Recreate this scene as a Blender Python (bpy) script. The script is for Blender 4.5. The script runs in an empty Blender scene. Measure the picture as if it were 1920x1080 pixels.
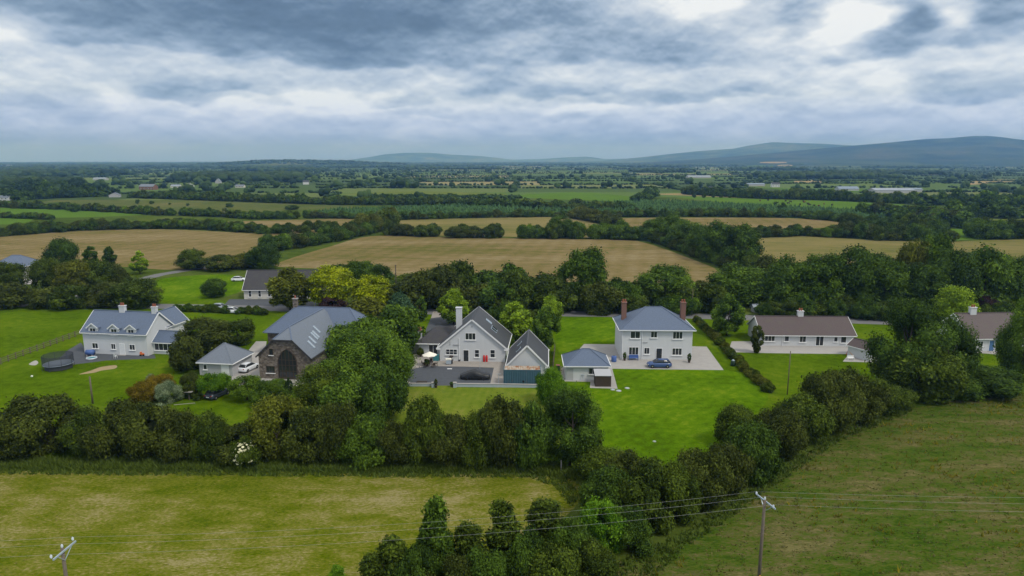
import bpy, math, random
import numpy as np
from mathutils import Vector, Matrix

# ----------------------------------------------------------------- camera
S = bpy.context.scene
COL = S.collection
CAM_H = 36.0
PITCH = math.atan(240.0/1280.0)          # horizon sits at row 300 of 1080
F = 1280.0
cam = bpy.data.cameras.new('camera'); cam_o = bpy.data.objects.new('camera', cam); COL.objects.link(cam_o)
cam.sensor_width = 36.0; cam.lens = 36.0*F/1920.0
cam.clip_start = 0.5; cam.clip_end = 60000.0
cam_o.location = (0, 0, CAM_H); cam_o.rotation_euler = (math.pi/2 - PITCH, 0, 0)
S.camera = cam_o

# ----------------------------------------------------------------- sky, sun, exposure
SUN_EL, SUN_AZ = math.radians(52), math.radians(128)   # azimuth clockwise from +Y: right, a little behind the camera
world = bpy.data.worlds.new('World'); S.world = world; world.use_nodes = True

class E:
    """tiny node-expression helper"""
    nt = None
    def __init__(s, sock): s.s = sock
    @staticmethod
    def m(op, *a):
        n = E.nt.nodes.new('ShaderNodeMath'); n.operation = op
        for i, x in enumerate(a):
            if isinstance(x, E): E.nt.links.new(x.s, n.inputs[i])
            else: n.inputs[i].default_value = x
        return E(n.outputs[0])
    def __add__(s, o): return E.m('ADD', s, o)
    def __sub__(s, o): return E.m('SUBTRACT', s, o)
    def __mul__(s, o): return E.m('MULTIPLY', s, o)
    def __truediv__(s, o): return E.m('DIVIDE', s, o)
    __radd__ = __add__; __rmul__ = __mul__

def combine(x, y, z=0.0):
    n = E.nt.nodes.new('ShaderNodeCombineXYZ')
    for i, a in enumerate((x, y, z)):
        if isinstance(a, E): E.nt.links.new(a.s, n.inputs[i])
        else: n.inputs[i].default_value = a
    return n.outputs[0]

def noise(vec, scale=1.0, detail=5.0, rough=0.55, dist=0.0):
    n = E.nt.nodes.new('ShaderNodeTexNoise'); n.noise_dimensions = '3D'
    n.inputs['Scale'].default_value = scale; n.inputs['Detail'].default_value = detail
    n.inputs['Roughness'].default_value = rough; n.inputs['Distortion'].default_value = dist
    if vec is not None: E.nt.links.new(vec, n.inputs['Vector'])
    return E(n.outputs['Fac'])

def ramp(fac, stops, interp='LINEAR'):
    n = E.nt.nodes.new('ShaderNodeValToRGB'); cr = n.color_ramp; cr.interpolation = interp
    while len(cr.elements) < len(stops): cr.elements.new(0.5)
    for e, (p, c) in zip(cr.elements, stops):
        e.position = p; e.color = (c[0], c[1], c[2], 1) if not isinstance(c, (int, float)) else (c, c, c, 1)
    if isinstance(fac, E): fac = fac.s
    E.nt.links.new(fac, n.inputs[0]); return n.outputs[0]

def mixc(fac, a, b, mode='MIX'):
    n = E.nt.nodes.new('ShaderNodeMix'); n.data_type = 'RGBA'; n.blend_type = mode
    for i, x in ((0, fac), (6, a), (7, b)):
        if isinstance(x, E): E.nt.links.new(x.s, n.inputs[i])
        elif hasattr(x, 'links'): E.nt.links.new(x, n.inputs[i])
        elif isinstance(x, (int, float)): n.inputs[i].default_value = x
        else: n.inputs[i].default_value = (x[0], x[1], x[2], 1)
    return n.outputs[2]
def pix_azel(px, py):
    x, up = (px-960)/F, (540-py)/F
    d = Vector((x, math.cos(PITCH)+up*math.sin(PITCH), -math.sin(PITCH)+up*math.cos(PITCH))).normalized()
    return math.degrees(math.atan2(d.x, d.y)), math.degrees(math.asin(d.z))

def build_sky():
    nt = world.node_tree; nt.nodes.clear(); E.nt = nt
    tc = nt.nodes.new('ShaderNodeTexCoord'); sp = nt.nodes.new('ShaderNodeSeparateXYZ')
    nt.links.new(tc.outputs['Generated'], sp.inputs[0])
    X, Y, Z = (E(sp.outputs[i]) for i in range(3))
    az = E.m('ARCTAN2', X, Y)*57.2958
    el = E.m('ARCSINE', Z)*57.2958
    # billowing edges: warp the cloud coordinates
    w1 = noise(combine(az*0.16, el*0.36, 3.0), 1.0, 3, 0.45)
    w2 = noise(combine(az*0.20, el*0.40, 9.0), 1.0, 3, 0.45)
    waz = az + (w1-0.5)*7.0
    wel = el + (w2-0.5)*2.2
    base = E(ramp(el/40.0, [(0.0, .56), (.03, .60), (.06, .74), (.11, .86), (.18, .80), (.26, .68), (.40, .74), (1.0, .98)]))
    def billow(da, de, sa, se, z, det):
        return noise(combine((az+da)*sa, (el+de)*se, z), 1.0, det, 0.5)
    n1 = billow(0, 0, .09, .17, 0.0, 4)
    n2 = billow(0, 0, .26, .46, 5.0, 5)
    n2b = billow(.0, .5, .26, .46, 5.0, 5)
    n3 = billow(0, 0, .8, 1.35, 2.0, 3)
    n3b = billow(.0, .2, .8, 1.35, 2.0, 3)
    fade = E(ramp(el/40.0, [(0.0, .10), (.02, .40), (.05, .95), (.12, 1.15), (1.0, 1.0)]))
    # cloud banks in view (px, py, half width px, half height px, amount): darker ones have flat bases and soft tops
    spots = [(470, 40, 430, 70, -.40), (330, 84, 180, 16, -.12), (640, 112, 165, 26, -.26), (120, 62, 60, 20, -.12), (900, 40, 210, 40, -.10),
             (335, 181, 105, 12, -.20), (450, 166, 120, 13, -.16), (700, 160, 80, 20, -.10), (1000, 170, 125, 18, -.22), (870, 135, 90, 24, -.15),
             (1110, 110, 190, 24, -.17), (1215, 190, 140, 17, -.22), (1440, 172, 70, 11, -.14), (755, 196, 45, 9, -.14), (310, 213, 34, 8, -.10),
             (415, 216, 48, 10, -.12), (545, 200, 40, 9, -.10), (810, 216, 60, 7, -.10), (1060, 222, 60, 6, -.07), (640, 232, 60, 5, -.05),
             (1630, 105, 62, 24, -.30), (1690, 52, 38, 28, -.22), (1790, 172, 115, 20, -.22), (1800, 70, 105, 20, -.16), (1880, 28, 70, 24, -.22),
             (1495, 55, 36, 28, -.12), (1320, 120, 90, 20, -.08), (80, 190, 90, 16, -.10), (1600, 215, 90, 8, -.05),
             (1310, 8, 90, 22, .40), (1590, 38, 46, 36, .45), (1770, 30, 36, 30, .30), (1640, 165, 60, 30, .14), (420, 205, 200, 12, .14),
             (190, 182, 40, 18, .22), (650, 188, 60, 10, .14), (1070, 205, 90, 8, .14), (25, 52, 60, 18, .18), (880, 200, 60, 8, .10)]
    tot = None
    for px, py, hw, hh, amp in spots:
        a0, e0 = pix_azel(px, py); a1, _ = pix_azel(px+hw*.5, py); a2, _ = pix_azel(px-hw*.5, py)
        sa, se = (a1-a2), hh/F*57.3
        da = (waz-a0)*(1/sa); de = (wel-e0)*(1/se)
        if amp < 0: de = de*1.55 - E.m('ABSOLUTE', de)*.75
        q = da*da + de*de
        if amp < 0 and hw < 250: g = E.m('EXPONENT', q*q*-0.55)*(amp*1.15)      # plateau with a defined edge
        else: g = E.m('EXPONENT', q*-0.75)*(amp*(1.35 if amp < 0 else 1.1))
        tot = g if tot is None else tot + g
    B = base + tot + ((n1-0.5)*0.50 + (n2-0.5)*0.30 + (n2b-n2)*0.68 + (n3b-n3)*0.24)*fade
    colr = ramp(B, [(0.0, (.085, .135, .205)), (.22, (.125, .195, .295)), (.42, (.225, .315, .44)), (.58, (.38, .48, .62)),
                    (.78, (.64, .71, .80)), (1.0, (.95, .97, .98))])
    tintc = ramp(el/40.0, [(0.0, (.56, .69, 1.42)), (.045, (.62, .76, 1.26)), (.12, (.86, .93, 1.06)), (.25, (.97, .99, 1.02)), (.6, (1, 1, 1))])
    colr = mixc(1.0, colr, tintc, 'MULTIPLY')
    bg = nt.nodes.new('ShaderNodeBackground'); nt.links.new(colr, bg.inputs[0]); bg.inputs[1].default_value = 1.0
    sky = nt.nodes.new('ShaderNodeTexSky'); sky.sky_type = 'NISHITA'; sky.sun_disc = False
    sky.sun_elevation = SUN_EL; sky.sun_rotation = SUN_AZ
    bg2 = nt.nodes.new('ShaderNodeBackground'); nt.links.new(sky.outputs[0], bg2.inputs[0]); bg2.inputs[1].default_value = 0.08
    mx = nt.nodes.new('ShaderNodeMixShader'); mx.inputs[0].default_value = 0.08
    nt.links.new(bg.outputs[0], mx.inputs[1]); nt.links.new(bg2.outputs[0], mx.inputs[2])
    out = nt.nodes.new('ShaderNodeOutputWorld'); nt.links.new(mx.outputs[0], out.inputs[0])
build_sky()

sun = bpy.data.lights.new('sun', 'SUN'); sun.energy = 2.0; sun.angle = math.radians(10); sun.color = (1.0, .95, .85)
sun_o = bpy.data.objects.new('sun', sun); COL.objects.link(sun_o)
sd = Vector((math.sin(SUN_AZ)*math.cos(SUN_EL), math.cos(SUN_AZ)*math.cos(SUN_EL), math.sin(SUN_EL)))
sun_o.rotation_euler = sd.to_track_quat('Z', 'Y').to_euler()

S.view_settings.view_transform = 'Standard'; S.view_settings.look = 'None'
S.view_settings.exposure = 0.0; S.view_settings.gamma = 1.0; S.view_settings.use_curve_mapping = False
S.render.engine = 'CYCLES'
S.cycles.use_denoising = True
S.cycles.max_bounces = 6; S.cycles.diffuse_bounces = 3; S.cycles.glossy_bounces = 2; S.cycles.transmission_bounces = 3
S.cycles.transparent_max_bounces = 6; S.cycles.volume_bounces = 2
S.cycles.use_adaptive_sampling = False

# ----------------------------------------------------------------- placing helpers (real positions on flat land, metres)
def G(px, py, z=0.0):
    """point of height z seen at photograph pixel (px, py)"""
    x, up = (px-960)/F, (540-py)/F
    dy = math.cos(PITCH)+up*math.sin(PITCH); dz = -math.sin(PITCH)+up*math.cos(PITCH)
    t = (z-CAM_H)/dz
    return Vector((x*t, dy*t, z))
def ZAT(py, Y):
    up = (540-py)/F
    return CAM_H + Y*(-math.sin(PITCH)+up*math.cos(PITCH))/(math.cos(PITCH)+up*math.sin(PITCH))
def MPP(Y, z=0.0):
    return (Y*math.cos(PITCH)+(CAM_H-z)*math.sin(PITCH))/F

# ----------------------------------------------------------------- object helpers
def tag(o, label=None, cat=None, group=None, kind=None):
    if label: o['label'] = label
    if cat: o['category'] = cat
    if group: o['group'] = group
    if kind: o['kind'] = kind
    return o
def thing(name, label, cat, loc=(0, 0, 0), rz=0.0, group=None):
    o = bpy.data.objects.new(name, None); COL.objects.link(o)
    o.empty_display_size = 0.3
    o.location = loc; o.rotation_euler = (0, 0, rz)
    return tag(o, label, cat, group)
def link(name, me, parent=None, loc=None, rz=None, scale=None):
    o = bpy.data.objects.new(name, me); COL.objects.link(o)
    if parent is not None: o.parent = parent
    if loc is not None: o.location = loc
    if rz is not None: o.rotation_euler = (0, 0, rz)
    if scale is not None: o.scale = scale
    return o
def copy_tree(o, parent=None):
    c = o.copy(); COL.objects.link(c)
    if parent is not None: c.parent = parent
    for ch in list(o.children): copy_tree(ch, c)
    return c

class MB:
    def __init__(s): s.v = []; s.f = []
    def add(s, vs, fs):
        b = len(s.v); s.v += [tuple(p) for p in vs]; s.f += [tuple(b+i for i in f) for f in fs]; return s
    def box(s, x0, x1, y0, y1, z0, z1):
        v = [(x0, y0, z0), (x1, y0, z0), (x1, y1, z0), (x0, y1, z0), (x0, y0, z1), (x1, y0, z1), (x1, y1, z1), (x0, y1, z1)]
        return s.add(v, [(3, 2, 1, 0), (4, 5, 6, 7), (0, 1, 5, 4), (1, 2, 6, 5), (2, 3, 7, 6), (3, 0, 4, 7)])
    def cbox(s, c, sx, sy, sz): return s.box(c[0]-sx/2, c[0]+sx/2, c[1]-sy/2, c[1]+sy/2, c[2]-sz/2, c[2]+sz/2)
    def prism(s, poly, a, b, axis='y'):
        """extrude a 2-D outline: axis y -> outline in (x,z); axis x -> outline in (y,z); axis z -> (x,y)"""
        n = len(poly)
        def P(p, t): return (p[0], t, p[1]) if axis == 'y' else ((t, p[0], p[1]) if axis == 'x' else (p[0], p[1], t))
        v = [P(p, a) for p in poly]+[P(p, b) for p in poly]
        f = [tuple(range(n)), tuple(range(2*n-1, n-1, -1))]+[(i, i+n, (i+1) % n+n, (i+1) % n) for i in range(n)]
        return s.add(v, f)
    def slab(s, a, b, c, d, t):
        """quad a,b,c,d given thickness t below it"""
        a, b, c, d = map(Vector, (a, b, c, d)); n = (b-a).cross(d-a).normalized()*t
        v = [a, b, c, d, a-n, b-n, c-n, d-n]
        return s.add(v, [(0, 1, 2, 3), (7, 6, 5, 4), (0, 4, 5, 1), (1, 5, 6, 2), (2, 6, 7, 3), (3, 7, 4, 0)])
    def bar(s, p, q, w, h=None, up=(0, 0, 1)):
        h = h or w; p, q = Vector(p), Vector(q); d = (q-p).normalized(); u = Vector(up)
        if abs(d.dot(u)) > .98: u = Vector((0, 1, 0))
        r = d.cross(u).normalized(); u = r.cross(d); r *= w/2; u *= h/2
        v = [p-r-u, p+r-u, p+r+u, p-r+u, q-r-u, q+r-u, q+r+u, q-r+u]
        return s.add(v, [(0, 1, 2, 3), (7, 6, 5, 4), (0, 4, 5, 1), (1, 5, 6, 2), (2, 6, 7, 3), (3, 7, 4, 0)])
    def tube(s, pts, r, n=8, caps=True):
        pts = [Vector(p) for p in pts]; rs = r if isinstance(r, (list, tuple)) else [r]*len(pts)
        b = len(s.v); rings = []
        for i, p in enumerate(pts):
            d = (pts[min(i+1, len(pts)-1)]-pts[max(i-1, 0)]).normalized()
            u = Vector((0, 0, 1)) if abs(d.z) < .95 else Vector((0, 1, 0))
            a = d.cross(u).normalized(); c = a.cross(d)
            for k in range(n):
                t = 2*math.pi*k/n; s.v.append(tuple(p+(a*math.cos(t)+c*math.sin(t))*rs[i]))
        for i in range(len(pts)-1):
            for k in range(n):
                s.f.append((b+i*n+k, b+i*n+(k+1) % n, b+(i+1)*n+(k+1) % n, b+(i+1)*n+k))
        if caps:
            s.f.append(tuple(b+k for k in range(n-1, -1, -1))); s.f.append(tuple(b+(len(pts)-1)*n+k for k in range(n)))
        return s
    def lathe(s, prof, n=12, c=(0, 0, 0)):
        b = len(s.v)
        for r, z in prof:
            for k in range(n):
                t = 2*math.pi*k/n; s.v.append((c[0]+r*math.cos(t), c[1]+r*math.sin(t), c[2]+z))
        for i in range(len(prof)-1):
            for k in range(n):
                s.f.append((b+i*n+k, b+i*n+(k+1) % n, b+(i+1)*n+(k+1) % n, b+(i+1)*n+k))
        s.f.append(tuple(b+k for k in range(n-1, -1, -1))); s.f.append(tuple(b+(len(prof)-1)*n+k for k in range(n)))
        return s
    def mesh(s, name, mat, smooth=False):
        me = bpy.data.meshes.new(name); me.from_pydata(s.v, [], s.f); me.validate(); me.update()
        if mat: me.materials.append(mat)
        if smooth:
            for p in me.polygons: p.use_smooth = True
        return me
    def build(s, name, mat, parent=None, smooth=False, bevel=0.0):
        o = link(name, s.mesh(name, mat, smooth), parent)
        if bevel:
            m = o.modifiers.new('bevel', 'BEVEL'); m.width = bevel; m.segments = 2; m.limit_method = 'ANGLE'
        return o

def np_mesh(name, V, Q, mat, tint=None, smooth=False):
    """mesh from numpy vertices and equal-sized faces, optional per-vertex float 'tint'"""
    me = bpy.data.meshes.new(name); k = Q.shape[1]
    me.vertices.add(len(V)); me.vertices.foreach_set('co', V.astype(np.float32).ravel())
    me.loops.add(Q.size); me.loops.foreach_set('vertex_index', Q.astype(np.int32).ravel())
    me.polygons.add(len(Q)); me.polygons.foreach_set('loop_start', np.arange(0, Q.size, k, dtype=np.int32))
    if smooth: me.polygons.foreach_set('use_smooth', np.ones(len(Q), bool))
    if tint is not None:
        a = me.attributes.new('tint', 'FLOAT', 'POINT'); a.data.foreach_set('value', tint.astype(np.float32))
    me.update(calc_edges=True)
    if mat: me.materials.append(mat)
    return me

# ----------------------------------------------------------------- materials
def new_mat(name):
    m = bpy.data.materials.new(name); m.use_nodes = True; nt = m.node_tree; nt.nodes.clear(); E.nt = nt
    out = nt.nodes.new('ShaderNodeOutputMaterial'); b = nt.nodes.new('ShaderNodeBsdfPrincipled')
    nt.links.new(b.outputs[0], out.inputs[0])
    b.inputs['Specular IOR Level'].default_value = 0.25
    return m, nt, b, out
def objcoord():
    n = E.nt.nodes.new('ShaderNodeTexCoord'); return n.outputs['Object']
def mapping(vec, scale=(1, 1, 1), rot=(0, 0, 0)):
    n = E.nt.nodes.new('ShaderNodeMapping'); n.inputs['Scale'].default_value = scale; n.inputs['Rotation'].default_value = rot
    E.nt.links.new(vec, n.inputs['Vector']); return n.outputs[0]
def bump(h, strength=0.3, dist=0.05):
    n = E.nt.nodes.new('ShaderNodeBump'); n.inputs['Strength'].default_value = strength; n.inputs['Distance'].default_value = dist
    E.nt.links.new(h.s, n.inputs['Height']); return n.outputs[0]
def plain(name, col, rough=0.6, metal=0.0, var=0.12, scale=2.0, spec=0.25, bmp=0.0):
    m, nt, b, out = new_mat(name)
    n = noise(objcoord(), scale, 5, .6)
    c = mixc(n, tuple(x*(1-var) for x in col), tuple(min(1, x*(1+var)) for x in col))
    nt.links.new(c, b.inputs['Base Color']); b.inputs['Roughness'].default_value = rough; b.inputs['Metallic'].default_value = metal
    b.inputs['Specular IOR Level'].default_value = spec
    if bmp:
        nt.links.new(bump(noise(objcoord(), scale*12, 3, .6), bmp, .02), b.inputs['Normal'])
    return m
def render_mat(name, col):
    """painted render: weather streaks running down"""
    m, nt, b, out = new_mat(name); oc = objcoord()
    n = noise(mapping(oc, (1.2, 1.2, .22)), 1.0, 5, .65); n2 = noise(oc, 9, 3, .6)
    c = mixc(E.m('MULTIPLY', n, .55), col, tuple(x*.72 for x in col)); c = mixc(n2*.12, c, (.35, .35, .33))
    nt.links.new(c, b.inputs['Base Color']); b.inputs['Roughness'].default_value = .85
    nt.links.new(bump(n2, .25, .02), b.inputs['Normal']); return m
def roof_mat(name, col, course=0.25, rough=.55, moss=(.09, .10, .05), mossy=.25):
    m, nt, b, out = new_mat(name); oc = objcoord()
    sp = nt.nodes.new('ShaderNodeSeparateXYZ'); nt.links.new(oc, sp.inputs[0])
    row = E.m('FRACT', E(sp.outputs[2])/(course*.6))
    gap = E.m('LESS_THAN', row, .16)
    n = noise(oc, .8, 5, .6); n2 = noise(mapping(oc, (3, 3, 4)), 1.5, 2, .5)
    c = mixc(n2, tuple(x*.75 for x in col), tuple(x*1.25 for x in col))
    c = mixc(E(ramp(n, [(.5, 0.), (.75, 1.)]))*mossy, c, moss)
    c = mixc(gap*.45, c, tuple(x*.45 for x in col))
    nt.links.new(c, b.inputs['Base Color']); b.inputs['Roughness'].default_value = rough; b.inputs['Specular IOR Level'].default_value = .35
    nt.links.new(bump(row, .35, .03), b.inputs['Normal']); return m

def foliage(name, dark, light, hue=.10, trans=.25):
    m, nt, b, out = new_mat(name)
    at = nt.nodes.new('ShaderNodeAttribute'); at.attribute_name = 'tint'; t = E(at.outputs['Fac'])
    oi = nt.nodes.new('ShaderNodeObjectInfo'); r = E(oi.outputs['Random'])
    c = mixc(t, dark, light)
    c = mixc(E.m('MULTIPLY', r, hue), c, (light[0]*.62, light[1]*.46, light[2]*.55))
    c = mixc(E.m('GREATER_THAN', r, .6)*.22, c, (dark[0]*.7, dark[1]*.75, dark[2]*.9))
    nt.links.new(c, b.inputs['Base Color']); b.inputs['Roughness'].default_value = .6; b.inputs['Specular IOR Level'].default_value = .05
    if trans:
        tr = nt.nodes.new('ShaderNodeBsdfTranslucent'); nt.links.new(c, tr.inputs[0])
        mx = nt.nodes.new('ShaderNodeMixShader'); mx.inputs[0].default_value = trans
        nt.links.new(b.outputs[0], mx.inputs[1]); nt.links.new(tr.outputs[0], mx.inputs[2]); nt.links.new(mx.outputs[0], out.inputs[0])
    return m

def turf(name, cols, scale=(1, 1, 1), s1=.12, s2=.9, s3=6.0, rot=0.0, contrast=1.0, bmp=.6, stripes=None, grain=.6):
    """cols: list of colours from darkest grass to driest; blended by patch, tuft and blade noise"""
    m, nt, b, out = new_mat(name); oc = objcoord(); mp = mapping(oc, scale, (0, 0, rot))
    a = noise(mp, s1, 4, .6); c2 = noise(mp, s2, 5, .65); d = noise(mp, s3, 4, .7)
    f = (a-.5)*1.0*contrast + (c2-.5)*.9*contrast + (d-.5)*grain*contrast + .5
    if stripes:
        period, ang, amt = stripes
        sp = nt.nodes.new('ShaderNodeSeparateXYZ'); nt.links.new(mapping(oc, (1, 1, 1), (0, 0, ang)), sp.inputs[0])
        wv = E.m('SINE', (E(sp.outputs[0])+(a-.5)*period*.8)*(2*math.pi/period))
        f = f + wv*amt
    n = len(cols)
    c = ramp(f, [(.12+.76*i/(n-1), col) for i, col in enumerate(cols)])
    nt.links.new(c, b.inputs['Base Color']); b.inputs['Roughness'].default_value = 1.0; b.inputs['Specular IOR Level'].default_value = 0.0
    nt.links.new(bump(d+c2, bmp, .12), b.inputs['Normal']); return m

M = {}
M['white'] = render_mat('white_render', (.64, .66, .685)); M['cream'] = render_mat('cream_render', (.64, .62, .56))
M['grey_render'] = render_mat('grey_render', (.42, .43, .45))
M['trim'] = plain('white_trim', (.78, .79, .80), .5, var=.05)
M['slate'] = roof_mat('slate_roof', (.056, .060, .070)); M['slate_light'] = roof_mat('weathered_slate', (.15, .175, .215), mossy=.1, rough=.45)
M['slate_blue'] = roof_mat('blue_slate', (.105, .14, .21), mossy=.1, rough=.45)
M['slate_dark'] = roof_mat('dark_tiles', (.048, .046, .052), mossy=.3); M['tile_brown'] = roof_mat('brown_tiles', (.085, .062, .062), mossy=.3)
M['stone'] = None
M['glass'] = plain('window_glass', (.025, .03, .035), .06, var=.3, scale=.7, spec=.6)
M['door_dark'] = plain('dark_door_paint', (.03, .035, .04), .4); M['door_white'] = plain('white_door', (.7, .72, .74), .4)
M['door_blue'] = plain('blue_door', (.08, .17, .33), .4)
M['brick'] = plain('brick_red', (.20, .11, .085), .85, var=.3, scale=7); M['pot'] = plain('terracotta', (.30, .10, .06), .8)
M['asphalt'] = plain('asphalt', (.075, .082, .095), .9, var=.25, scale=1.2, bmp=.3)
M['road'] = plain('road_asphalt', (.155, .155, .16), .9, var=.15, scale=.8, bmp=.2)
M['concrete'] = plain('concrete', (.34, .325, .31), .9, var=.18, scale=.9, bmp=.2)
M['paving'] = plain('patio_paving', (.30, .275, .25), .9, var=.2, scale=1.3, bmp=.2)
M['wallgrey'] = plain('painted_wall', (.38, .44, .52), .8, var=.15)
M['wood'] = plain('weathered_wood', (.14, .115, .09), .85, var=.3, scale=5); M['darkwood'] = plain('dark_wood', (.06, .045, .035), .8, var=.3, scale=5)
M['bark'] = plain('bark', (.075, .06, .045), .95, var=.35, scale=6)
M['black'] = plain('black_fabric', (.016, .018, .022), .42, var=.2, scale=3, spec=.4)
M['blackmetal'] = plain('black_metal', (.03, .03, .033), .45, var=.2)
M['steel'] = plain('galvanised_steel', (.42, .50, .58), .45, metal=.3, var=.15, scale=6)
M['red'] = plain('red_paint', (.55, .03, .025), .45, var=.1); M['teal'] = plain('teal_plastic', (.05, .21, .24), .5, var=.15)
M['canvas'] = plain('cream_canvas', (.80, .76, .66), .8, var=.06)
M['yellow'] = plain('yellow_sign', (.65, .33, .02), .5, var=.08)
M['blue_car'] = plain('blue_car_paint', (.045, .085, .22), .25, var=.05, spec=.6); M['white_car'] = plain('white_car_paint', (.68, .71, .76), .25, var=.04, spec=.6)
M['silver_car'] = plain('silver_car_paint', (.42, .48, .56), .28, metal=.3, var=.05, spec=.6); M['dark_car'] = plain('dark_car_paint', (.035, .045, .065), .22, var=.05, spec=.6)
M['tyre'] = plain('tyre_rubber', (.02, .02, .02), .9); M['rim'] = plain('alloy_rim', (.45, .46, .48), .35, metal=.6)
M['lamp'] = plain('lamp_lens', (.75, .75, .72), .2, spec=.6); M['taillamp'] = plain('tail_lens', (.35, .02, .02), .2, spec=.6)
M['blueplastic'] = plain('blue_plastic', (.07, .13, .34), .45); M['insulator'] = plain('insulator', (.55, .6, .66), .3, spec=.6)
M['wire'] = plain('bare_wire', (.36, .37, .37), .4, metal=.2); M['netting'] = plain('dark_netting', (.05, .055, .065), .8)
M['sand'] = plain('bare_soil', (.30, .23, .13), .95, var=.25, scale=1.5)

def stone_mat():
    m, nt, b, out = new_mat('rubble_stone'); oc = objcoord()
    v = nt.nodes.new('ShaderNodeTexVoronoi'); v.inputs['Scale'].default_value = 2.6; nt.links.new(mapping(oc, (1, 1, 1.7)), v.inputs['Vector'])
    bw = nt.nodes.new('ShaderNodeRGBToBW'); nt.links.new(v.outputs['Color'], bw.inputs[0])
    c = ramp(bw.outputs[0], [(.1, (.085, .07, .06)), (.5, (.15, .125, .105)), (.9, (.23, .20, .17))])
    nt.links.new(c, b.inputs['Base Color']); b.inputs['Roughness'].default_value = .9
    nt.links.new(bump(E(v.outputs['Distance'])*-1.0, .5, .05), b.inputs['Normal']); return m
M['stone'] = stone_mat()
def container_mat():
    m, nt, b, out = new_mat('container_paint'); oc = objcoord()
    n = noise(mapping(oc, (1.5, 1.5, .5)), 1.5, 6, .65); n2 = noise(oc, .9, 3, .5)
    c = mixc(n2, (.040, .095, .140), (.070, .140, .185)); c = mixc(E(ramp(n, [(.60, 0.), (.70, 1.)]))*.6, c, (.16, .075, .035))
    nt.links.new(c, b.inputs['Base Color']); b.inputs['Roughness'].default_value = .6; return m
M['container'] = container_mat()
def rust_mat():
    m, nt, b, out = new_mat('rusty_sheet'); oc = objcoord()
    n = noise(mapping(oc, (1.0, .35, 1)), 1.6, 6, .65)
    c = ramp(n, [(.36, (.42, .40, .37)), (.50, (.36, .27, .19)), (.62, (.24, .095, .035))])
    nt.links.new(c, b.inputs['Base Color']); b.inputs['Roughness'].default_value = .7; return m
M['rust'] = rust_mat()

# species: (dark, light)
SP = {}
SP['thorn'] = foliage('hawthorn_leaves', (0.029, 0.044, 0.008), (0.130, 0.162, 0.025))
SP['thorn_green'] = foliage('blackthorn_leaves', (0.026, 0.048, 0.007), (0.144, 0.204, 0.021))
SP['ash'] = foliage('ash_leaves', (0.032, 0.069, 0.009), (0.176, 0.288, 0.026))
SP['dark'] = foliage('dark_leaves', (0.022, 0.048, 0.009), (0.120, 0.207, 0.022))
SP['olive'] = foliage('olive_leaves', (0.055, 0.070, 0.009), (0.207, 0.234, 0.027))
SP['lime'] = foliage('lime_leaves', (0.076, 0.139, 0.008), (0.363, 0.527, 0.034), hue=.1)
SP['gold'] = foliage('golden_leaves', (0.111, 0.168, 0.005), (0.567, 0.624, 0.012), hue=.08)
SP['bluegreen'] = foliage('bluish_leaves', (.030, .066, .030), (.110, .200, .090), hue=.05)
SP['bright'] = foliage('bright_leaves', (0.036, 0.105, 0.005), (0.195, 0.363, 0.019), hue=.1)
SP['copper'] = foliage('copper_leaves', (.022, .013, .014), (.085, .050, .050), hue=.1)
SP['rusty'] = foliage('rusty_leaves', (.070, .065, .006), (.30, .22, .016), hue=.15)
SP['conifer'] = foliage('conifer_needles', (.014, .034, .012), (.055, .100, .034), trans=.08)
SP['flower'] = foliage('cream_flowers', (.30, .32, .16), (.74, .72, .46), hue=0, trans=.1)
SP['pale'] = foliage('pale_leaves', (.07, .12, .05), (.40, .48, .28), hue=.05)
SP['far'] = foliage('far_leaves', (.012, .027, .008), (.058, .100, .022), hue=0, trans=0)
SP['young'] = foliage('young_conifers', (.018, .044, .012), (.058, .118, .030), hue=0, trans=0)
# ----------------------------------------------------------------- land
LAND = 13600.0
def sheet(name, pts, z, mat, px=True, kind='structure', cut=None):
    """flat polygon given by pixel corners (on the land) or metres"""
    me = bpy.data.meshes.new(name)
    P = [G(*p) for p in pts] if px else [Vector((p[0], p[1], 0)) for p in pts]
    c = P[0].copy()
    me.from_pydata([(p.x, p.y, z) for p in P], [], [tuple(range(len(P)))]); me.update()
    if me.polygons[0].normal.z < 0: me.flip_normals()
    me.materials.append(mat)
    o = link(name, me); tag(o, kind=kind); return o

def smooth_poly(pts, k=6):
    """Catmull-Rom through the corners so field edges bend gently"""
    out = []; n = len(pts)
    for i in range(n):
        p0, p1, p2, p3 = (np.array(pts[(i+j-1) % n], float) for j in range(4))
        for t in np.linspace(0, 1, k, endpoint=False):
            out.append(tuple(.5*((2*p1)+(-p0+p2)*t+(2*p0-5*p1+4*p2-p3)*t*t+(-p0+3*p1-3*p2+p3)*t**3)))
    return out

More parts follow.
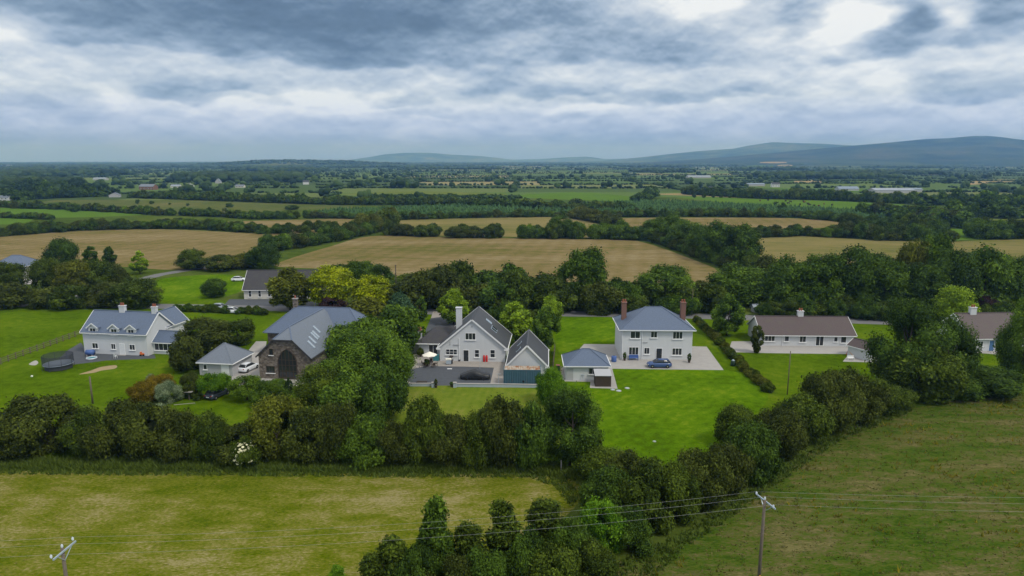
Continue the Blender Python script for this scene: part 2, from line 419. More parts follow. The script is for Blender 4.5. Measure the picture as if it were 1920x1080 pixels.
M['pasture'] = turf('rough_pasture', [(.030, .048, .008), (.052, .082, .012), (.085, .115, .020), (.125, .135, .035)], s1=.02, s2=.2, s3=2.0)
M['lawn'] = turf('bright_lawn', [(.046, .092, .0015), (.066, .134, .002), (.090, .168, .003), (.150, .205, .012)], s1=.09, s2=.8, s3=3.5, contrast=1.4, bmp=.35, stripes=(1.7, .75, .05))
M['lawn2'] = turf('village_lawn', [(.040, .075, .0015), (.062, .112, .002), (.086, .142, .004), (.130, .165, .012)], s1=.07, s2=.7, s3=3.5, contrast=1.2, bmp=.4)
M['mown'] = turf('yellowing_lawn', [(.075, .120, .010), (.110, .160, .014), (.150, .185, .022), (.20, .20, .05)], s1=.10, s2=.7, s3=5, contrast=1.0, stripes=(1.2, .1, .05))
M['hay'] = turf('mown_hay', [(.066, .100, .003), (.098, .124, .005), (.136, .148, .014), (.190, .178, .045), (.27, .235, .105)], scale=(.55, 1.25, 1), s1=.08, s2=.5, s3=4.0, contrast=1.35, bmp=.9, grain=1.1, stripes=(7.5, .12, .07))
M['meadow'] = turf('rushy_meadow', [(.030, .062, .005), (.050, .088, .008), (.074, .100, .014), (.106, .094, .036), (.155, .142, .052)], s1=.16, s2=.8, s3=4.0, contrast=1.45, bmp=.8, grain=1.1, scale=(.55, 1.5, 1))
M['stubble'] = turf('brown_stubble', [(.100, .105, .024), (.158, .128, .046), (.198, .150, .068), (.250, .205, .110)], s1=.022, s2=.2, s3=1.3, contrast=1.4, grain=1.0, scale=(.4, 1.4, 1), stripes=(7.0, .2, .06))
M['stubble2'] = turf('greenish_stubble', [(.105, .115, .028), (.150, .140, .045), (.200, .165, .065), (.235, .190, .085)], s1=.018, s2=.14, s3=1.0, contrast=1.1, scale=(.45, 1.3, 1))
M['green_far'] = turf('bright_pasture', [(.062, .118, .014), (.085, .155, .018), (.105, .180, .024)], s1=.015, s2=.1, s3=.8, contrast=.8)
M['pale_far'] = turf('pale_pasture', [(.080, .110, .020), (.115, .145, .028), (.165, .180, .050)], s1=.012, s2=.08, s3=.6, contrast=1.0)
M['rough_far'] = turf('rough_far_pasture', [(.060, .085, .020), (.090, .110, .030), (.140, .130, .050)], s1=.015, s2=.1, s3=.8, contrast=1.2)
M['straw'] = turf('straw_field', [(.24, .19, .09), (.32, .25, .13)], s1=.02, s2=.1, s3=.5)

# base land: one sheet out to the horizon
sheet('ground', [(-13000, -250), (13000, -250), (13000, LAND), (-13000, LAND)], 0.0, M['pasture'], px=False)
FIELDS = [
 ('village_green_ground', [(-700, 640), (-300, 578), (300, 560), (700, 582), (1100, 584), (1700, 604), (2300, 625), (2300, 690), (1920, 735), (1700, 762), (1420, 820), (1280, 880), (700, 885), (-700, 900)], .004, 'lawn2'),
 ('hay_field', [(-1000, 876), (200, 874), (640, 880), (1000, 882), (1066, 896), (1092, 932), (1010, 1000), (820, 1060), (700, 1110), (520, 1400), (-1500, 1400)], .008, 'hay'),
 ('rushy_meadow', [(1000, 1130), (1290, 1010), (1440, 905), (1560, 820), (1700, 766), (1920, 735), (2700, 690), (3600, 1500), (800, 1500)], .008, 'meadow'),
 ('back_lawn', [(1052, 716), (1060, 700), (1145, 692), (1355, 692), (1440, 738), (1400, 790), (1345, 830), (1280, 885), (1180, 880), (1120, 840)], .008, 'lawn'),
 ('front_lawn', [(1050, 594), (1162, 592), (1164, 640), (1095, 645), (1050, 664)], .008, 'lawn'),
 ('mown_garden', [(762, 727), (1012, 731), (1040, 770), (1030, 840), (700, 840)], .008, 'mown'),
 ('farmhouse_lawn', [(-500, 800), (0, 685), (90, 655), (160, 668), (330, 660), (335, 690), (250, 755), (120, 792), (-500, 850)], .008, 'lawn2'),
 ('rough_paddock', [(-900, 640), (-300, 582), (170, 582), (155, 625), (0, 680), (-500, 800)], .008, 'lawn2'),
 ('far_left_garden', [(290, 530), (330, 519), (440, 516), (460, 540), (400, 561), (300, 562)], .008, 'lawn'),
 ('brown_field', [(-500, 462), (-100, 450), (0, 444), (150, 433), (300, 430), (460, 437), (570, 443), (545, 455), (505, 472), (470, 500), (330, 506), (230, 500), (100, 488), (0, 490), (-500, 500)], .02, 'stubble'),
 ('brown_field', [(535, 488), (620, 462), (695, 443), (830, 444), (1100, 449), (1195, 452), (1300, 487), (1345, 508), (1330, 530), (1100, 528), (930, 534), (760, 520), (640, 506), (520, 500)], .02, 'stubble'),
 ('brown_field', [(740, 415), (900, 409), (1060, 408), (1128, 424), (1098, 447), (900, 442), (760, 440)], .02, 'stubble2'),
 ('brown_field', [(380, 419), (600, 411), (690, 411), (650, 428), (560, 440), (470, 436)], .02, 'stubble'),
 ('brown_field', [(1140, 410), (1300, 408), (1500, 410), (1600, 423), (1400, 431), (1210, 431), (1150, 418)], .02, 'stubble'),
 ('brown_field', [(1400, 452), (1500, 442), (1650, 451), (1780, 453), (1920, 449), (2400, 447), (2400, 520), (1920, 500), (1750, 495), (1400, 492)], .02, 'stubble2'),
 ('green_field', [(-400, 394), (0, 390), (150, 393), (270, 402), (130, 408), (0, 407), (-400, 409)], .02, 'green_far'),
 ('green_field', [(-400, 412), (0, 408), (60, 411), (40, 419), (0, 421), (-400, 424)], .02, 'green_far'),
 ('rough_field', [(-400, 380), (0, 385), (120, 374), (300, 371), (460, 379), (640, 383), (650, 393), (540, 394), (420, 405), (300, 403), (150, 392), (0, 388), (-400, 390)], .02, 'rough_far'),
 ('cattle_pasture', [(1225, 364), (1290, 366), (1400, 373), (1560, 377), (1700, 384), (1790, 392), (1740, 397), (1600, 393), (1450, 386), (1330, 377)], .02, 'green_far'),
 ('green_field', [(1760, 432), (1842, 430), (1842, 446), (1772, 449)], .02, 'green_far'),
 ('pale_field', [(1795, 412), (2300, 408), (2300, 418), (1920, 421), (1800, 419)], .02, 'pale_far'),
 ('green_field', [(970, 366), (1080, 361), (1185, 369), (1197, 377), (1080, 375), (975, 370)], .06, 'green_far'),
 ('pale_field', [(640, 364), (760, 358.5), (930, 363), (935, 367.5), (800, 366), (700, 367)], .06, 'pale_far'),
 ('straw_field', [(1222, 364), (1300, 362.5), (1400, 368), (1395, 371), (1290, 367)], .06, 'straw'),
 ('garden_lawn', [(340, 715), (480, 700), (600, 705), (640, 760), (560, 800), (300, 800), (280, 770)], .008, 'lawn2'),
]
for nm, pts, z, mt in FIELDS:
    if nm in ('hay_field', 'rushy_meadow'):     # ragged edges where the grass was left
        jr = random.Random(3); q = smooth_poly(pts, 22)
        q = [(x, y+jr.uniform(-2.2, 2.2)) if y < 1080 else (x, y) for x, y in q]
        sheet(nm, q, z, M[mt])
    else: sheet(nm, smooth_poly(pts, 5), z, M[mt])
# roads, yards, paths
def strip(name, pts, w, z, mat):
    P = [G(*p) for p in pts]; L, R = [], []
    for i, p in enumerate(P):
        d = (P[min(i+1, len(P)-1)]-P[max(i-1, 0)]); d.z = 0; d.normalize(); n = Vector((-d.y, d.x, 0))*w/2
        L.append(p+n); R.append(p-n)
    me = bpy.data.meshes.new(name); k = len(P)
    me.from_pydata([(q.x, q.y, z) for q in L+R], [], [(i+k, i+1+k, i+1, i) for i in range(k-1)]); me.update(); me.materials.append(mat)
    return tag(link(name, me), kind='structure')
ROADLINE = [(-700, 566), (-200, 568), (150, 572), (400, 576), (700, 583), (1000, 588), (1200, 590), (1450, 597), (1700, 605), (1920, 612), (2500, 630)]
strip('road', ROADLINE, 5.6, .03, M['road'])
strip('lane', [(130, 562), (200, 541), (300, 515), (360, 505), (400, 499)], 4.5, .035, M['road'])
sheet('tarmac_drive', [(795, 627), (808, 596), (845, 588), (868, 590), (850, 627), (826, 660), (770, 660)], .012, M['asphalt'])
sheet('gravel_entrance', [(808, 597), (812, 584), (850, 585), (846, 592)], .040, M['paving'])
sheet('tarmac_yard', [(762, 718), (772, 683), (930, 690), (928, 723), (800, 723)], .012, M['asphalt'])
sheet('patio', [(772, 692), (776, 664), (826, 666), (830, 674), (945, 676), (958, 690), (950, 725), (918, 725), (926, 689.5), (870, 687.5), (800, 686.5)], .018, M['paving'])
sheet('concrete_yard', [(1052, 692), (1095, 645), (1165, 646), (1325, 650), (1357, 694), (1148, 691.5), (1158, 729), (1106, 727.5), (1107, 716), (1052, 715)], .012, M['concrete'])
sheet('farmhouse_yard', [(95, 690), (125, 658), (152, 642), (160, 655), (290, 665), (292, 672), (200, 676), (135, 684), (110, 692)], .012, M['asphalt'])
sheet('stone_house_drive', [(430, 715), (455, 670), (480, 640), (500, 640), (490, 700), (600, 716), (590, 724), (430, 724)], .012, M['concrete'])
sheet('bungalow_terrace', [(1365, 660), (1372, 640), (1425, 640), (1600, 646), (1650, 680), (1580, 678), (1592, 664), (1420, 662)], .012, M['concrete'])
sheet('neighbour_patio', [(1812, 660), (1825, 648), (1885, 650), (1885, 666)], .012, M['concrete'])
sheet('roadside_forecourt', [(418, 574), (430, 561), (520, 561), (620, 568), (620, 577)], .012, M['asphalt'])
sheet('grey_forecourt', [(40, 533), (44, 512), (72, 512), (70, 533)], .012, M['concrete'])
sheet('bare_soil', smooth_poly([(148, 702), (170, 695), (190, 688), (217, 685), (216, 691), (190, 695), (176, 699)]), .013, M['sand'])
sheet('bare_soil', smooth_poly([(54, 683), (66, 676), (72, 680), (66, 685)]), .014, M['concrete'])
for a in ([(560, 0)],): pass

# ----------------------------------------------------------------- foliage meshes
ICO = {}
def ico(sub):
    if sub in ICO: return ICO[sub]
    import bmesh
    bm = bmesh.new(); bmesh.ops.create_icosphere(bm, subdivisions=sub, radius=1.0)
    V = np.array([v.co[:] for v in bm.verts]); Fc = np.array([[v.index for v in f.verts] for f in bm.faces]); bm.free()
    ICO[sub] = (V, Fc); return ICO[sub]
def unit(rng, n):
    v = rng.normal(size=(n, 3)); return v/np.linalg.norm(v, axis=1, keepdims=True)

def clumps_for(shape, rng, n):
    """clump centres and radii in a crown of height 1 and full width 1"""
    C = []; R = []
    while len(C) < n:
        p = unit(rng, 1)[0]*rng.uniform(.45, 1.0)**.5
        if shape == 'bush':            # dome reaching the ground, ragged top
            z = .46+p[2]*.46; w = .5*(1.0 if z < .5 else math.sqrt(max(.05, 1-((z-.5)/.52)**2)))
            c = (p[0]*w*1.0, p[1]*w*1.0, z); r = rng.uniform(.09, .185)
        elif shape == 'round':
            z = .50+p[2]*.46; c = (p[0]*.44, p[1]*.44, z); r = rng.uniform(.09, .17)
        elif shape == 'oval':
            z = .54+p[2]*.44; w = .46*(1.0 if z < .45 else max(.12, 1-((z-.45)/.60)**1.7)); c = (p[0]*w, p[1]*w, z); r = rng.uniform(.07, .12)
        elif shape == 'column':
            z = .50+p[2]*.48; w = .42*(1-.55*max(0, z-.4)); c = (p[0]*w, p[1]*w, z); r = rng.uniform(.07, .13)
        elif shape == 'spread':
            z = .66+p[2]*.26; c = (p[0]*.46, p[1]*.46, z-.25*(p[0]**2+p[1]**2)*.5); r = rng.uniform(.08, .13)
        elif shape == 'conic':
            z = .08+.88*(rng.uniform()**1.4); w = .48*(1-z)+.03; t = rng.uniform(0, 6.28); c = (math.cos(t)*w*.8, math.sin(t)*w*.8, z); r = .05+.10*(1-z)
        elif shape == 'wispy':
            z = .54+p[2]*.44; k = 1.12-.95*z**1.3; c = (p[0]*.46*k, p[1]*.46*k, z); r = rng.uniform(.05, .10)*(1.15-.5*z)
        elif shape == 'sapling':
            z = rng.uniform(.10, .97); k = max(.12, 1-abs(z-.42)*1.35); t = rng.uniform(0, 6.28); q = rng.uniform(.0, .44)*k; c = (math.cos(t)*q, math.sin(t)*q, z); r = rng.uniform(.055, .12)*(1.25-.6*z)
        C.append(c); R.append(r)
    return np.array(C), np.array(R)

def crown_mesh(name, mat, shape, seed, H, W, n_clumps=34, n_leaves=5000, leaf=.3, core=.74, core_frac=.9, flat=1.0, zc=None):
    rng = np.random.default_rng(seed)
    C, R = clumps_for(shape, rng, n_clumps)
    ctr = np.array([0, 0, {'bush': .35, 'spread': .55}.get(shape, .45)])
    sc = np.array([W, W, H]); rs = np.stack([R*W, R*W, R*(W*.5+H*.5)*.92], 1)
    tint_c = rng.uniform(.05, .75, n_clumps)
    Cw = C*sc
    area = (R**2); cnt = np.maximum(8, (area/area.sum()*n_leaves).astype(int))
    V = []; T = []
    for i in range(n_clumps):
        n = cnt[i]; d = unit(rng, int(n*1.6))
        out = (C[i]-ctr); out = out/(np.linalg.norm(out)+1e-6)
        keep = (d@out > -.45) | (d[:, 2] > .5); d = d[keep][:n]; n = len(d)
        rr = rng.uniform(.74, 1.14, n)+(rng.uniform(0, 1, n) < .22)*rng.uniform(.05, .55, n)
        p = Cw[i]+d*rs[i]*rr[:, None]+rng.normal(0, W*(.055 if shape == 'sapling' else .022), (n, 3))
        nrm = d+rng.normal(size=(n, 3))*.55+np.array([0, 0, .35]); nrm /= np.linalg.norm(nrm, axis=1, keepdims=True)
        a = np.cross(nrm, rng.normal(size=(n, 3))); a /= np.linalg.norm(a, axis=1, keepdims=True); b = np.cross(nrm, a)
        s = leaf*(rng.uniform(.6, 1.25, n)*np.where(rng.uniform(0, 1, n) < .12, 1.6, 1.0))[:, None]
        q = np.stack([p-a*s*.75, p-b*s*.42+a*s*.1+nrm*s*.1, p+a*s*.75, p+b*s*.42+a*s*.1+nrm*s*.1], 1)
        V.append(q.reshape(-1, 3)); T.append(np.repeat(np.clip(tint_c[i]+rng.normal(0, .26, n), 0, 1), 4))
    V = np.concatenate(V); T = np.concatenate(T)
    V[:, 2] = np.maximum(V[:, 2], .02*H)
    nq = len(V)//4; Q = np.arange(nq*4).reshape(-1, 4)
    # leafy inner masses: lumpy, so that light does not fall straight through the clump
    iv, ifc = ico(1); VV = [V]; TT = [T]; QQ = [Q]; base = len(V)
    for i in range(n_clumps):
        if rng.uniform() > core_frac: continue
        v = iv*(rs[i]*core)*rng.uniform(.72, 1.08, (len(iv), 1))+Cw[i]
        v[:, 2] = np.maximum(v[:, 2], .02*H)
        VV.append(v); TT.append(np.full(len(iv), tint_c[i])); QQ.append(np.concatenate([ifc, ifc[:, 2:3]], 1)+base); base += len(iv)
    V = np.concatenate(VV); T = np.concatenate(TT)
    # quads for leaves, triangles for the cores
    me = bpy.data.meshes.new(name); tri = np.concatenate(QQ[1:])[:, :3] if len(QQ) > 1 else np.zeros((0, 3), int)
    nl = Q.size+tri.size
    me.vertices.add(len(V)); me.vertices.foreach_set('co', V.astype(np.float32).ravel())
    me.loops.add(nl); me.loops.foreach_set('vertex_index', np.concatenate([Q.ravel(), tri.ravel()]).astype(np.int32))
    me.polygons.add(len(Q)+len(tri))
    me.polygons.foreach_set('loop_start', np.concatenate([np.arange(0, Q.size, 4), Q.size+np.arange(0, tri.size, 3)]).astype(np.int32))
    a = me.attributes.new('tint', 'FLOAT', 'POINT'); a.data.foreach_set('value', T.astype(np.float32))
    me.update(calc_edges=True); me.materials.append(mat); return me

def trunk_mesh(name, seed, H, shape, r):
    rng = random.Random(seed); mb = MB()
    if shape == 'spread':
        mb.tube([(0, 0, -.1), (.05, 0, H*.18), (0, .05, H*.30)], [r*1.2, r, r*.9], 7)
        for k in range(4):
            t = k*1.57+rng.uniform(-.3, .3); c, s = math.cos(t), math.sin(t)
            mb.tube([(0, 0, H*.26), (c*H*.18, s*H*.18, H*.48), (c*H*.34, s*H*.34, H*.70)], [r*.7, r*.5, r*.2], 6)
        return mb.mesh(name, M['bark'], True)
    top = H*(.5 if shape in ('bush',) else .82)
    bend = rng.uniform(-.04, .04)*H
    mb.tube([(0, 0, -.15), (bend*.3, 0, top*.3), (bend, bend*.4, top*.65), (bend*.6, bend, top)], [r*1.25, r, r*.62, r*.15], 7)
    for k in range(6):
        z = top*(.28+.1*k); t = k*2.4+rng.uniform(-.4, .4); c, s = math.cos(t), math.sin(t); L = H*(.24-.02*k)
        mb.tube([(bend*.5, 0, z), (c*L*.6, s*L*.6, z+L*.45), (c*L, s*L, z+L*.95)], [r*.45, r*.3, r*.1], 5)
    return mb.mesh(name, M['bark'], True)

VAR = {}
def variant(sp, shape, size, idx):
    """shared crown and trunk meshes; size: n(ear) m(id) f(ar)"""
    key = (sp, shape, size, idx)
    if key not in VAR:
        seed = sum(ord(c)*(i+7) for i, c in enumerate(sp+shape+size))*13+idx*101
        H, W, tr = {'bush': (5, 6, .14), 'round': (12, 11, .30), 'oval': (9, 6.2, .18), 'column': (7, 3, .12), 'spread': (4.4, 6, .16), 'conic': (8, 4, .15), 'wispy': (7, 4.6, .10), 'sapling': (6, 3.0, .08)}[shape]
        nc, nl, lf = {'n': (40, 24000, .17), 'm': (38, 12000, .28), 'f': (22, 1500, .60)}[size]
        if shape == 'round': lf *= 1.25; nl = int(nl*1.25); nc = int(nc*1.4)
        if shape in ('column', 'spread', 'wispy', 'conic'): lf *= .85; nl = int(nl*.7)
        if shape == 'oval': nc = int(nc*1.6)
        if shape == 'sapling': nc = 64; nl = int(nl*1.1)
        kw = dict(core_frac=.4, core=.6) if shape in ('wispy', 'spread', 'sapling') else {}
        VAR[key] = (crown_mesh('crown', SP[sp], shape, seed, H, W, nc, nl, lf, **kw), trunk_mesh('trunk', seed, H, shape, tr), H, W)
    return VAR[key]

NV = {'n': 4, 'm': 4, 'f': 4}
_vi = [0]
rnd = random.Random(5)
def plant(name, label, cat, px, yb, yt, wpx, sp, shape, size='m', group=None, push=.35, trunk=True):
    """a tree or bush whose foot is seen at (px, yb), top at row yt, crown wpx pixels wide"""
    P = G(px, yb); W = wpx*MPP(P.y); Y = P.y+W*push
    X = P.x*(Y/P.y)
    H = max(.8, ZAT(yt, Y))
    _vi[0] += 1
    cm, tm, hn, wn = variant(sp, shape, size, _vi[0] % NV[size])
    t = thing(name, label, cat, (X, Y, 0), rnd.uniform(0, 6.28), group)
    link('crown', cm, t, scale=(W/wn, W/wn, H/hn))
    if trunk: link('trunk', tm, t, scale=(W/wn*.9, W/wn*.9, H/hn))
    return t

def blossoms(t, W, H, n, mat, seed, size=.15):
    """flat cream flower heads over the outside of a bush"""
    r = np.random.default_rng(seed); d = unit(r, n*3); d = d[d[:, 2] > -.25][:n]; k = len(d)
    c = d*np.array([W*.50, W*.50, H*.52])*r.uniform(.92, 1.12, (k, 1))+np.array([0, 0, H*.48]); nr = d+r.normal(0, .3, (k, 3))+np.array([0, 0, .5]); nr /= np.linalg.norm(nr, axis=1, keepdims=True)
    a = np.cross(nr, r.normal(size=(k, 3))); a /= np.linalg.norm(a, axis=1, keepdims=True); b = np.cross(nr, a); s = size*r.uniform(.5, 1.2, (k, 1))
    ang = np.linspace(0, 2*np.pi, 7)[:6]
    V = np.stack([c+(a*math.cos(q)+b*math.sin(q))*s for q in ang], 1).reshape(-1, 3); Q = np.arange(k*6).reshape(-1, 6)
    tag(link('flower_heads', np_mesh('flower_heads', V, Q, mat, np.repeat(r.uniform(.5, 1, k), 6)), t), kind='stuff')

def hedgerow(label, line, h, sp, spacing=.75, size='m', w=None, name='hedgerow', jit=.35, gap=0.0, shape='bush', double=False):
    """one hedge: a run of bushes along pixel points, each bush a part"""
    P = [G(*p) for p in line]; L = sum((P[i+1]-P[i]).length for i in range(len(P)-1))
    t = thing(name, label, 'hedge', (P[0].x, P[0].y, 0))
    w = w or h*1.15; s = 0.0
    while s < L:
        d = s
        for i in range(len(P)-1):
            seg = (P[i+1]-P[i]).length
            if d <= seg: p = P[i].lerp(P[i+1], d/seg); break
            d -= seg
        hh = h*rnd.uniform(.65, 1.25); ww = w*rnd.uniform(.8, 1.25)
        if rnd.random() >= gap:
            for rep in range(2 if double else 1):
                _vi[0] += 1
                spx = rnd.choice(sp) if isinstance(sp, (list, tuple)) else sp
                cm, tm, hn, wn = variant(spx, shape, size, _vi[0] % NV[size])
                link('bush', cm, t, (p.x-P[0].x+rnd.uniform(-jit, jit)*w, p.y-P[0].y+rnd.uniform(-jit, jit)*w+rep*w*.8, 0), rnd.uniform(0, 6.28), (ww/wn, ww/wn, hh/hn))
        s += ww*spacing
    return t
# ----------------------------------------------------------------- far country: a patchwork of fields to the horizon
def farfield_mat():
    m, nt, b, out = new_mat('patchwork_fields')
    at = nt.nodes.new('ShaderNodeAttribute'); at.attribute_name = 'tint'; oc = objcoord()
    n = noise(oc, .02, 4, .6)
    c = ramp(E(at.outputs['Fac'])+(n-.5)*.12, [(.0, (.042, .066, .016)), (.30, (.058, .095, .018)), (.55, (.080, .132, .022)), (.74, (.115, .145, .038)), (.86, (.20, .18, .075)), (1.0, (.32, .26, .14))])
    nt.links.new(c, b.inputs['Base Color']); b.inputs['Roughness'].default_value = .95; b.inputs['Specular IOR Level'].default_value = .05
    return m
rng = np.random.default_rng(11)
def blobs(trees, per=2, seed=1, sub=1):
    """lumpy low-detail crowns: trees is rows of x, y, height, width"""
    r = np.random.default_rng(seed); iv, ifc = ico(sub); T = np.array(trees, float); n = len(T)
    V = []; tint = []
    base_t = r.uniform(.0, .8, n)
    for k in range(per):
        sx = T[:, 3]*r.uniform(.34, .58, n); sz = T[:, 2]*r.uniform(.34, .52, n)
        cx = T[:, 0]+r.normal(0, .22, n)*T[:, 3]; cy = T[:, 1]+r.normal(0, .22, n)*T[:, 3]
        cz = np.where(np.arange(n) % 2 == k % 2, T[:, 2]-sz, T[:, 2]*.42)+(T[:, 4] if T.shape[1] > 4 else 0)
        v = iv[None]*np.stack([sx, sx, sz], 1)[:, None]*r.uniform(.75, 1.15, (n, len(iv), 1))+np.stack([cx, cy, cz], 1)[:, None]
        V.append(v.reshape(-1, 3)); tint.append(np.repeat(np.clip(base_t+r.normal(0, .12, n), 0, 1), len(iv)))
    V = np.concatenate(V); m = len(V)//len(iv)
    Q = (ifc[None]+(np.arange(m)*len(iv))[:, None, None]).reshape(-1, 3)
    return V, Q, np.concatenate(tint)
def Yrow(y, x, j): return y+.05*x+(y*.02)*math.sin(x/(90+y*.12)+j*1.7)
fV, fQ, fT = [], [], []
hedges, woods = [], []
y, j = 655.0, 0
while y < 9500:
    y2 = y+75+y*.062
    x = -.95*y-260+rng.uniform(0, 120)
    while x < .95*y+260:
        x2 = x+(120+y*.05)*rng.uniform(.7, 1.5)
        az = math.degrees(math.atan2((x+x2)/2, y))
        leftness = min(1, max(0, (-az+6)/22))
        pw = .06+.20*leftness*(1 if y < 6000 else .6)+(.12 if y > 3200 else 0)
        is_wood = rng.uniform() < pw
        t = rng.choice([.12, .3, .45, .55, .62, .76, .88, 1.0], p=[.13, .2, .2, .2, .1, .09, .05, .03])
        if leftness > .5: t = min(t, .7)
        ns = 5
        for k in range(ns):
            xa, xb = x+(x2-x)*k/ns, x+(x2-x)*(k+1)/ns; b = len(fV)
            fV += [(xa, Yrow(y, xa, j), .03), (xb, Yrow(y, xb, j), .03), (xb, Yrow(y2, xb, j+1), .03), (xa, Yrow(y2, xa, j+1), .03)]
            fQ.append((b, b+1, b+2, b+3)); fT += [t]*4
        sp = 2.7+y/560.0
        if rng.uniform() < .9:
            gaps = rng.uniform() < .3; s = x
            while s < x2:
                if not (gaps and rng.uniform() < .3):
                    tall = rng.uniform() < .06+.10*leftness
                    h = rng.uniform(6, 11) if tall else rng.uniform(1.9, 4.0); w = (h*.95 if tall else 3.6)+y/1100
                    hedges.append((s, Yrow(y, s, j)+rng.uniform(-2, 2), h, w))
                s += sp*rng.uniform(.7, 1.3)
        yy = y
        while yy < y2:
            tall = rng.uniform() < .09
            h = rng.uniform(6, 11) if tall else rng.uniform(1.9, 4.0)
            hedges.append((x+rng.uniform(-2, 2), yy+.05*x, h, (h*.95 if tall else 3.6)+y/1100)); yy += sp*1.25*rng.uniform(.8, 1.3)
        if is_wood:
            d = max(9, 5.0+y/200.0); n = int((x2-x)*(y2-y)/(d*d)*.8)
            for _ in range(n):
                xx = rng.uniform(x, x2); v = rng.uniform(0, 1)
                woods.append((xx, Yrow(y, xx, j)*(1-v)+Yrow(y2, xx, j+1)*v, rng.uniform(8, 14)*(1 if leftness < .6 else 1.1), d*rng.uniform(.9, 1.5)))
        x = x2
    y = y2; j += 1
me = np_mesh('far_fields', np.array(fV), np.array(fQ), farfield_mat(), np.array(fT)); tag(link('far_fields', me), kind='structure')
# leave the hand-laid fields clear
def clear(tr, rects):
    out = []
    for t in tr:
        if not any(x0 <= t[0]/t[1] <= x1 and y0 <= t[1] <= y1 for x0, x1, y0, y1 in rects): out.append(t)
    return out
def rect(px0, px1, pya, pyb):
    a, b = G((px0+px1)/2, pya), G((px0+px1)/2, pyb)
    return ((G(px0, pyb).x/G(px0, pyb).y, G(px1, pyb).x/G(px1, pyb).y, b.y-5, a.y+15))
CLEAR = [rect(640, 935, 358, 367), rect(972, 1195, 361, 377), rect(1222, 1400, 362, 378), rect(1230, 1790, 366, 398), rect(-300, 650, 371, 400), rect(160, 212, 338, 345), rect(252, 296, 353, 363), rect(318, 372, 350, 358), rect(436, 464, 351, 358), rect(196, 236, 366, 378), rect(-20, 40, 372, 384), rect(1404, 1482, 348, 360), rect(1640, 1730, 357, 365), rect(1284, 1342, 333, 341), rect(392, 424, 343, 352), rect(560, 590, 345, 354), rect(1570, 1615, 356, 364)]
hedges = clear(hedges, CLEAR); woods = clear(woods, CLEAR)
for i in range(2600):  # unbroken dark line of trees under the far horizon
    Yh = rng.uniform(4200, 8800); az = math.radians(rng.uniform(-40, 40)); woods.append((Yh*math.tan(az), Yh, rng.uniform(9, 17), rng.uniform(28, 60)))
near_h = [h for h in hedges if h[1] < 1500]; far_h = [h for h in hedges if h[1] >= 1500]
V, Q, T = blobs(near_h, 2, 3, 2); o = link('far_hedgerows', np_mesh('far_hedgerows', V, Q, SP['far'], T))
tag(o, 'network of dark hedges between the small fields of the middle distance', 'hedges', kind='stuff')
V, Q, T = blobs(far_h, 2, 4, 1); o = link('farthest_hedgerows', np_mesh('farthest_hedgerows', V, Q, SP['far'], T))
tag(o, 'fine dark lines of hedges on the hazy plain below the horizon', 'hedges', kind='stuff')
nw = [h for h in woods if h[1] < 1700]; fw = [h for h in woods if h[1] >= 1700]
V, Q, T = blobs(nw, 5, 5, 2); o = link('far_woodland', np_mesh('far_woodland', V, Q, SP['far'], T))
tag(o, 'dark woods massed between the fields and farm buildings on the plain', 'woodland', kind='stuff')
V, Q, T = blobs(fw, 2, 6, 1); o = link('horizon_woodland', np_mesh('horizon_woodland', V, Q, SP['far'], T))
tag(o, 'bluish tree line along the flat horizon', 'woodland', kind='stuff')

# hills
def hill_mat(name, forest, gain=1.0):
    m, nt, b, out = new_mat(name); oc = objcoord()
    a = noise(oc, .0026, 6, .62); d = noise(oc, .016, 4, .7)
    sp = nt.nodes.new('ShaderNodeSeparateXYZ'); nt.links.new(oc, sp.inputs[0])
    v = nt.nodes.new('ShaderNodeTexVoronoi'); v.inputs['Scale'].default_value = .0042; nt.links.new(mapping(oc, (1, .6, 1)), v.inputs['Vector'])
    bw = nt.nodes.new('ShaderNodeRGBToBW'); nt.links.new(v.outputs['Color'], bw.inputs[0])
    fields = ramp(bw.outputs[0], [(.15, (.022, .038, .016)), (.45, (.045, .075, .02)), (.7, (.09, .125, .03)), (.9, (.17, .155, .06))])
    woods_ = ramp(a, [(.36, (.006, .016, .008)), (.45, (.026, .050, .018)), (.53, (.060, .085, .028)), (.64, (.115, .115, .050))])
    woods_ = mixc(E(ramp(d, [(.4, 0.), (.7, 1.)]))*.5, woods_, (.008, .016, .008))
    # farmland on the low skirts, forest and heath above
    low = ramp(E(sp.outputs[2])/150.0 + (a-.5)*.8, [(.10, 1.), (.38, 0.)])
    c = mixc(E(low)*(1-forest), woods_, fields)
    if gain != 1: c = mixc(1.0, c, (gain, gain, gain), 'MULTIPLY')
    nt.links.new(c, b.inputs['Base Color']); b.inputs['Roughness'].default_value = 1.0; b.inputs['Specular IOR Level'].default_value = 0
    nt.links.new(bump(d+a, 1.0, 26.0), b.inputs['Normal']); return m
HF = []
